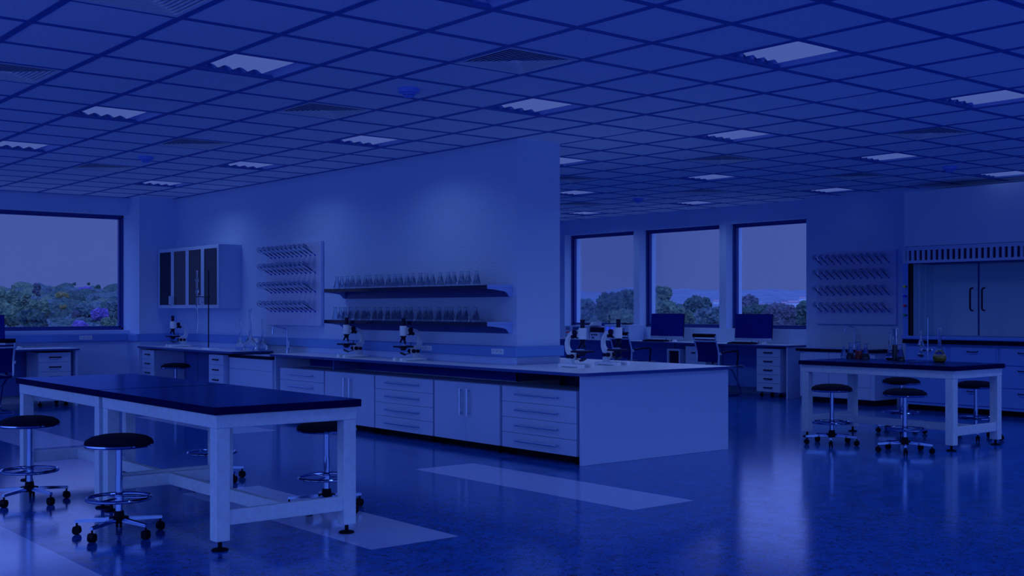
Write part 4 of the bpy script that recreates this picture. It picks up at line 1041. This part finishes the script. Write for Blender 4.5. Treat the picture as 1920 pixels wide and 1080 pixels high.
M['bark'] = pm('bark', (0.15, 0.15, 0.2), 0.9)
M['house'] = pm('house_wall', (0.42, 0.46, 0.6), 0.8); M['roof'] = pm('house_roof', (0.36, 0.22, 0.32), 0.8)
fwv = Vector((math.cos(R(50.685)), math.sin(R(50.685)), 0)); rtv = Vector((fwv.y, -fwv.x, 0))
def at(u, dist, z=0):
    """a point `dist` metres out from the room's viewing corner, u = sideways ratio"""
    p = fwv * dist + rtv * (u * dist); return Vector((p.x, p.y, z))
def hill(name, mat, u0, u1, rows, seed):
    """terrain strip: rows = list of (distance, height) profile, with gentle bumps"""
    rnd = random.Random(seed); m = MB(); n = 40; g = []
    for d, h in rows:
        g.append([m.bm.verts.new(at(u0 + (u1 - u0) * i / n, d, h + (rnd.random() - .5) * .005 * d * (1 if h > -3 else .2))) for i in range(n + 1)])
    for a, b in zip(g, g[1:]):
        for i in range(n): m.bm.faces.new((a[i], a[i + 1], b[i + 1], b[i]))
    o = m.build(name, mat); o['kind'] = 'structure'; return o
hill('hill', TM['grass'], -.75, -.15, [(26, -9), (45, -8), (80, -5), (110, -3), (150, -.9), (200, .6), (260, 2.0), (330, 3.4), (430, 3.0)], 1)
hill('hill', TM['grass'], -.1, .5, [(30, -9), (60, -8), (110, -6), (200, -5), (320, -3)], 2)
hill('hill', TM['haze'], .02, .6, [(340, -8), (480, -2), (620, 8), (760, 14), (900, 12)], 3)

def crown(m, c, r, rnd, lumps=9, flat=.8, sub=2):
    for k in range(lumps):
        a, e = rnd.random() * 2 * PI, rnd.random()
        q = Vector((math.cos(a) * r * .62 * math.sqrt(e), math.sin(a) * r * .62 * math.sqrt(e), r * flat * (rnd.random() * .95 - .35)))
        rr = r * (.24 + .24 * rnd.random())
        w = bmesh.ops.create_icosphere(m.bm, subdivisions=sub, radius=rr)
        for v in w['verts']: v.co = v.co * (1 + (rnd.random() - .5) * .55)
        bmesh.ops.translate(m.bm, vec=c + q, verts=w['verts'])
def tree(label, mat, u, dist, top, r, group=None, ground=-8, lumps=26, flat=1.0, sub=3):
    rnd = random.Random(int(u * 10000) + int(dist))
    p = at(u, dist, ground)
    t = thing('tree', label, 'tree', tuple(p), world=False, group=group)
    m = MB(); cz = top - r * flat - ground; crown(m, Vector((0, 0, cz)), r, rnd, lumps, flat, sub); m.build('crown', TM[mat], t, smooth=False)
    m = MB(); m.cyl((0, 0, 0), (0, 0, max(.5, cz)), r * .09, r * .05, n=8); m.build('trunk', M['bark'], t)
    return t

def house(label, u, dist, z, w, h):
    p = at(u, dist, z); t = thing('house', label, 'house', tuple(p), R(50.685) - R(90), world=False, group='small houses on the slopes')
    m = MB(); m.box(-w / 2, w / 2, -w * .35, w * .35, -.15 * w, h * .65); m.build('walls', M['house'], t, smooth=False)
    m = MB(); m.prism([(-w * .42, h * .65), (w * .42, h * .65), (0, h)], 'x', -w * .53, w * .53); m.build('roof', M['roof'], t, smooth=False)
tree('big green leafy tree filling the lower left of the end window', 'green', -0.4217, 62, 2.29, 0.88, flat=1.0, ground=-9)
tree('green leafy tree at the very left edge of the end window', 'green', -0.4363, 66, 2.41, 0.6, flat=1.1, ground=-9)
tree('green leafy tree low in the end window behind the monitor edge', 'green', -0.4327, 54, 1.54, 0.64, flat=1.0, ground=-9)
tree('green leafy crown spreading right of the big tree in the end window', 'green', -0.4061, 60, 1.73, 0.63, flat=0.9, ground=-9)
tree('dark green bush at the foot of the big tree in the end window', 'dark', -0.4125, 50, 1.11, 0.64, flat=0.7, ground=-9)
tree('tall pale pinkish tree rising above the treeline in the end window', 'rust', -0.407, 170, 5.39, 0.66, flat=2.4, ground=-0.8)
tree('flat-topped yellow tree in the middle of the end window', 'yellow', -0.3855, 150, 3.19, 0.93, flat=0.32, ground=-0.4)
tree('small bright yellow tree above the white house in the end window', 'yellow', -0.3851, 120, 1.65, 0.38, flat=0.55, ground=-1.8)
tree('round purple-flowering tree low at the right of the end window', 'purple', -0.3535, 95, 1.18, 0.72, flat=0.55, ground=-2.6)
tree('purple-flowering tree at the bottom sill of the end window', 'purple', -0.3709, 80, 0.35, 0.59, flat=0.5, ground=-3.2)
tree('reddish bush in the middle of the end window slope', 'rust', -0.3737, 110, 1.06, 0.45, flat=0.9, ground=-2.8)
tree('pale green round tree in the lower right corner of the end window', 'green', -0.3462, 85, 0.57, 0.66, flat=0.6, ground=-3.2)
tree('dark pointed conifer on the skyline of the end window', 'dark', -0.3554, 250, 6.64, 0.74, flat=1.3, ground=1.7)
tree('small round tree standing on the skyline of the end window, left of the conifer', 'dark', -0.3755, 280, 7.67, 0.45, flat=1.0, ground=3.8)
tree('small flat tree on the skyline of the end window, beside the conifer', 'dark', -0.3631, 280, 7.54, 0.45, flat=0.7, ground=3.9)
tree('purple band of blossom below the skyline of the end window', 'purple', -0.365, 230, 5.05, 1.79, flat=0.35, ground=0.8)
tree('broad dark tree under the yellow tree in the end window', 'dark', -0.3897, 140, 2.29, 0.96, flat=0.5, ground=-1.7)
tree('teal round tree at the right edge of the end window', 'teal', -0.3416, 110, 1.92, 0.75, flat=0.6, ground=-2.0)
tree('teal round tree in the centre right of the end window', 'teal', -0.3659, 115, 1.48, 1.05, flat=0.5, ground=-2.6)
tree('big dark leafy tree filling the first of the three windows', 'dark', 0.0851, 95, 2.7, 1.52, flat=1.0, ground=-3.3)
tree('tall dark leafy tree at the right side of the first window', 'dark', 0.1015, 100, 3.14, 1.19, flat=1.3, ground=-3.0)
tree('pale leafy tree at the left side of the first window', 'teal', 0.0631, 90, 2.21, 0.95, flat=1.1, ground=-2.9)
tree('low green bush at the bottom of the first window', 'green', 0.0938, 80, 1.05, 1.1, flat=0.6, ground=-3.3)
tree('green tree with an airy top at the left of the middle window', 'green', 0.1294, 110, 3.53, 0.91, flat=1.0, ground=-1.3)
tree('dense green tree behind the middle monitor', 'green', 0.1281, 100, 2.36, 1.28, flat=1.0, ground=-3.2)
tree('green bush right of the middle monitor', 'green', 0.1477, 85, 1.42, 0.86, flat=0.9, ground=-3.1)
tree('dark broad tree in the middle of the middle window', 'dark', 0.1578, 190, 3.0, 2.43, flat=0.6, ground=-2.9)
tree('dark purple-grey bush low in the middle window', 'teal', 0.1656, 100, 1.22, 1.51, flat=0.8, ground=-4.2)
tree('dark bush at the lower right corner of the middle window', 'dark', 0.1793, 110, 1.62, 0.86, flat=1.1, ground=-3.3)
tree('brownish tree at the left of the third window', 'rust', 0.2021, 150, 2.91, 1.78, flat=0.8, ground=-2.9)
tree('brownish tree behind the right monitor', 'dark', 0.2104, 120, 1.65, 1.65, flat=0.8, ground=-4.0)
tree('grey-brown leafy tree in the middle of the third window', 'rust', 0.2296, 110, 1.77, 1.51, flat=1.0, ground=-4.2)
tree('dark leafy tree at the right side of the third window', 'dark', 0.247, 125, 2.01, 1.6, flat=1.2, ground=-4.8)
house('white house under the small yellow tree in the end window', -0.3874, 138, 0.83, 1.1, 0.6)
house('pale house half hidden in the slope at the left of the end window', -0.3961, 170, 1.76, 1.0, 0.7)
house('long pale house with red roof in the third window', 0.2214, 420, 1.05, 6.5, 2.0)
house('white house with red roof right of centre in the third window', 0.241, 470, 2.63, 3.9, 1.9)
house('white house at the far right of the third window', 0.2488, 540, 5.23, 3.0, 1.6)
house('pale house left of centre in the third window', 0.2342, 480, 2.57, 2.9, 1.5)
house('pale house on the slope in the middle window', 0.1747, 520, 3.73, 2.4, 1.3)
def wood(name, label, u0, u1, bands, mats, seed):
    """distant woodland: crowns too many and too small to count"""
    rnd = random.Random(seed); m = MB()
    for d, z, n, r in bands:
        for k in range(n):
            dd = d * (.9 + .2 * rnd.random()); c = at(u0 + (u1 - u0) * rnd.random(), dd, z - r * .4 + r * rnd.random() * .7); rr = r * (.6 + .7 * rnd.random())
            w = bmesh.ops.create_icosphere(m.bm, subdivisions=2, radius=rr)
            for v in w['verts']: v.co = Vector((v.co.x, v.co.y, v.co.z * .7)) * (1 + (rnd.random() - .5) * .3)
            bmesh.ops.translate(m.bm, vec=c, verts=w['verts'])
            i = rnd.choice(range(len(mats)))
            for f in {f for v in w['verts'] for f in v.link_faces}: f.material_index = i
    o = m.build(name, None, mats=[TM[q] for q in mats], smooth=False); tag(o, label, 'woodland', kind='stuff'); return o
wood('woodland', 'mixed green woodland covering the slope beyond the end window', -.60, -.33, [(80, -3.6, 130, 1.6), (110, -1.6, 170, 1.9), (150, .5, 190, 2.0), (200, 2.0, 200, 2.2), (260, 3.5, 200, 2.4), (320, 5.2, 200, 2.6)], ['dark', 'teal', 'teal', 'green', 'dark', 'teal'], 5)
wood('woodland', 'dark woodland at the foot of the hills beyond the three windows', .03, .30, [(150, -5.2, 60, 3.0), (220, -3.6, 70, 3.6), (300, -2.0, 70, 4.0)], ['dark', 'teal', 'dark', 'teal'], 6)
for o in bpy.data.objects:
    if 'worldbuilt' in o: del o['worldbuilt']
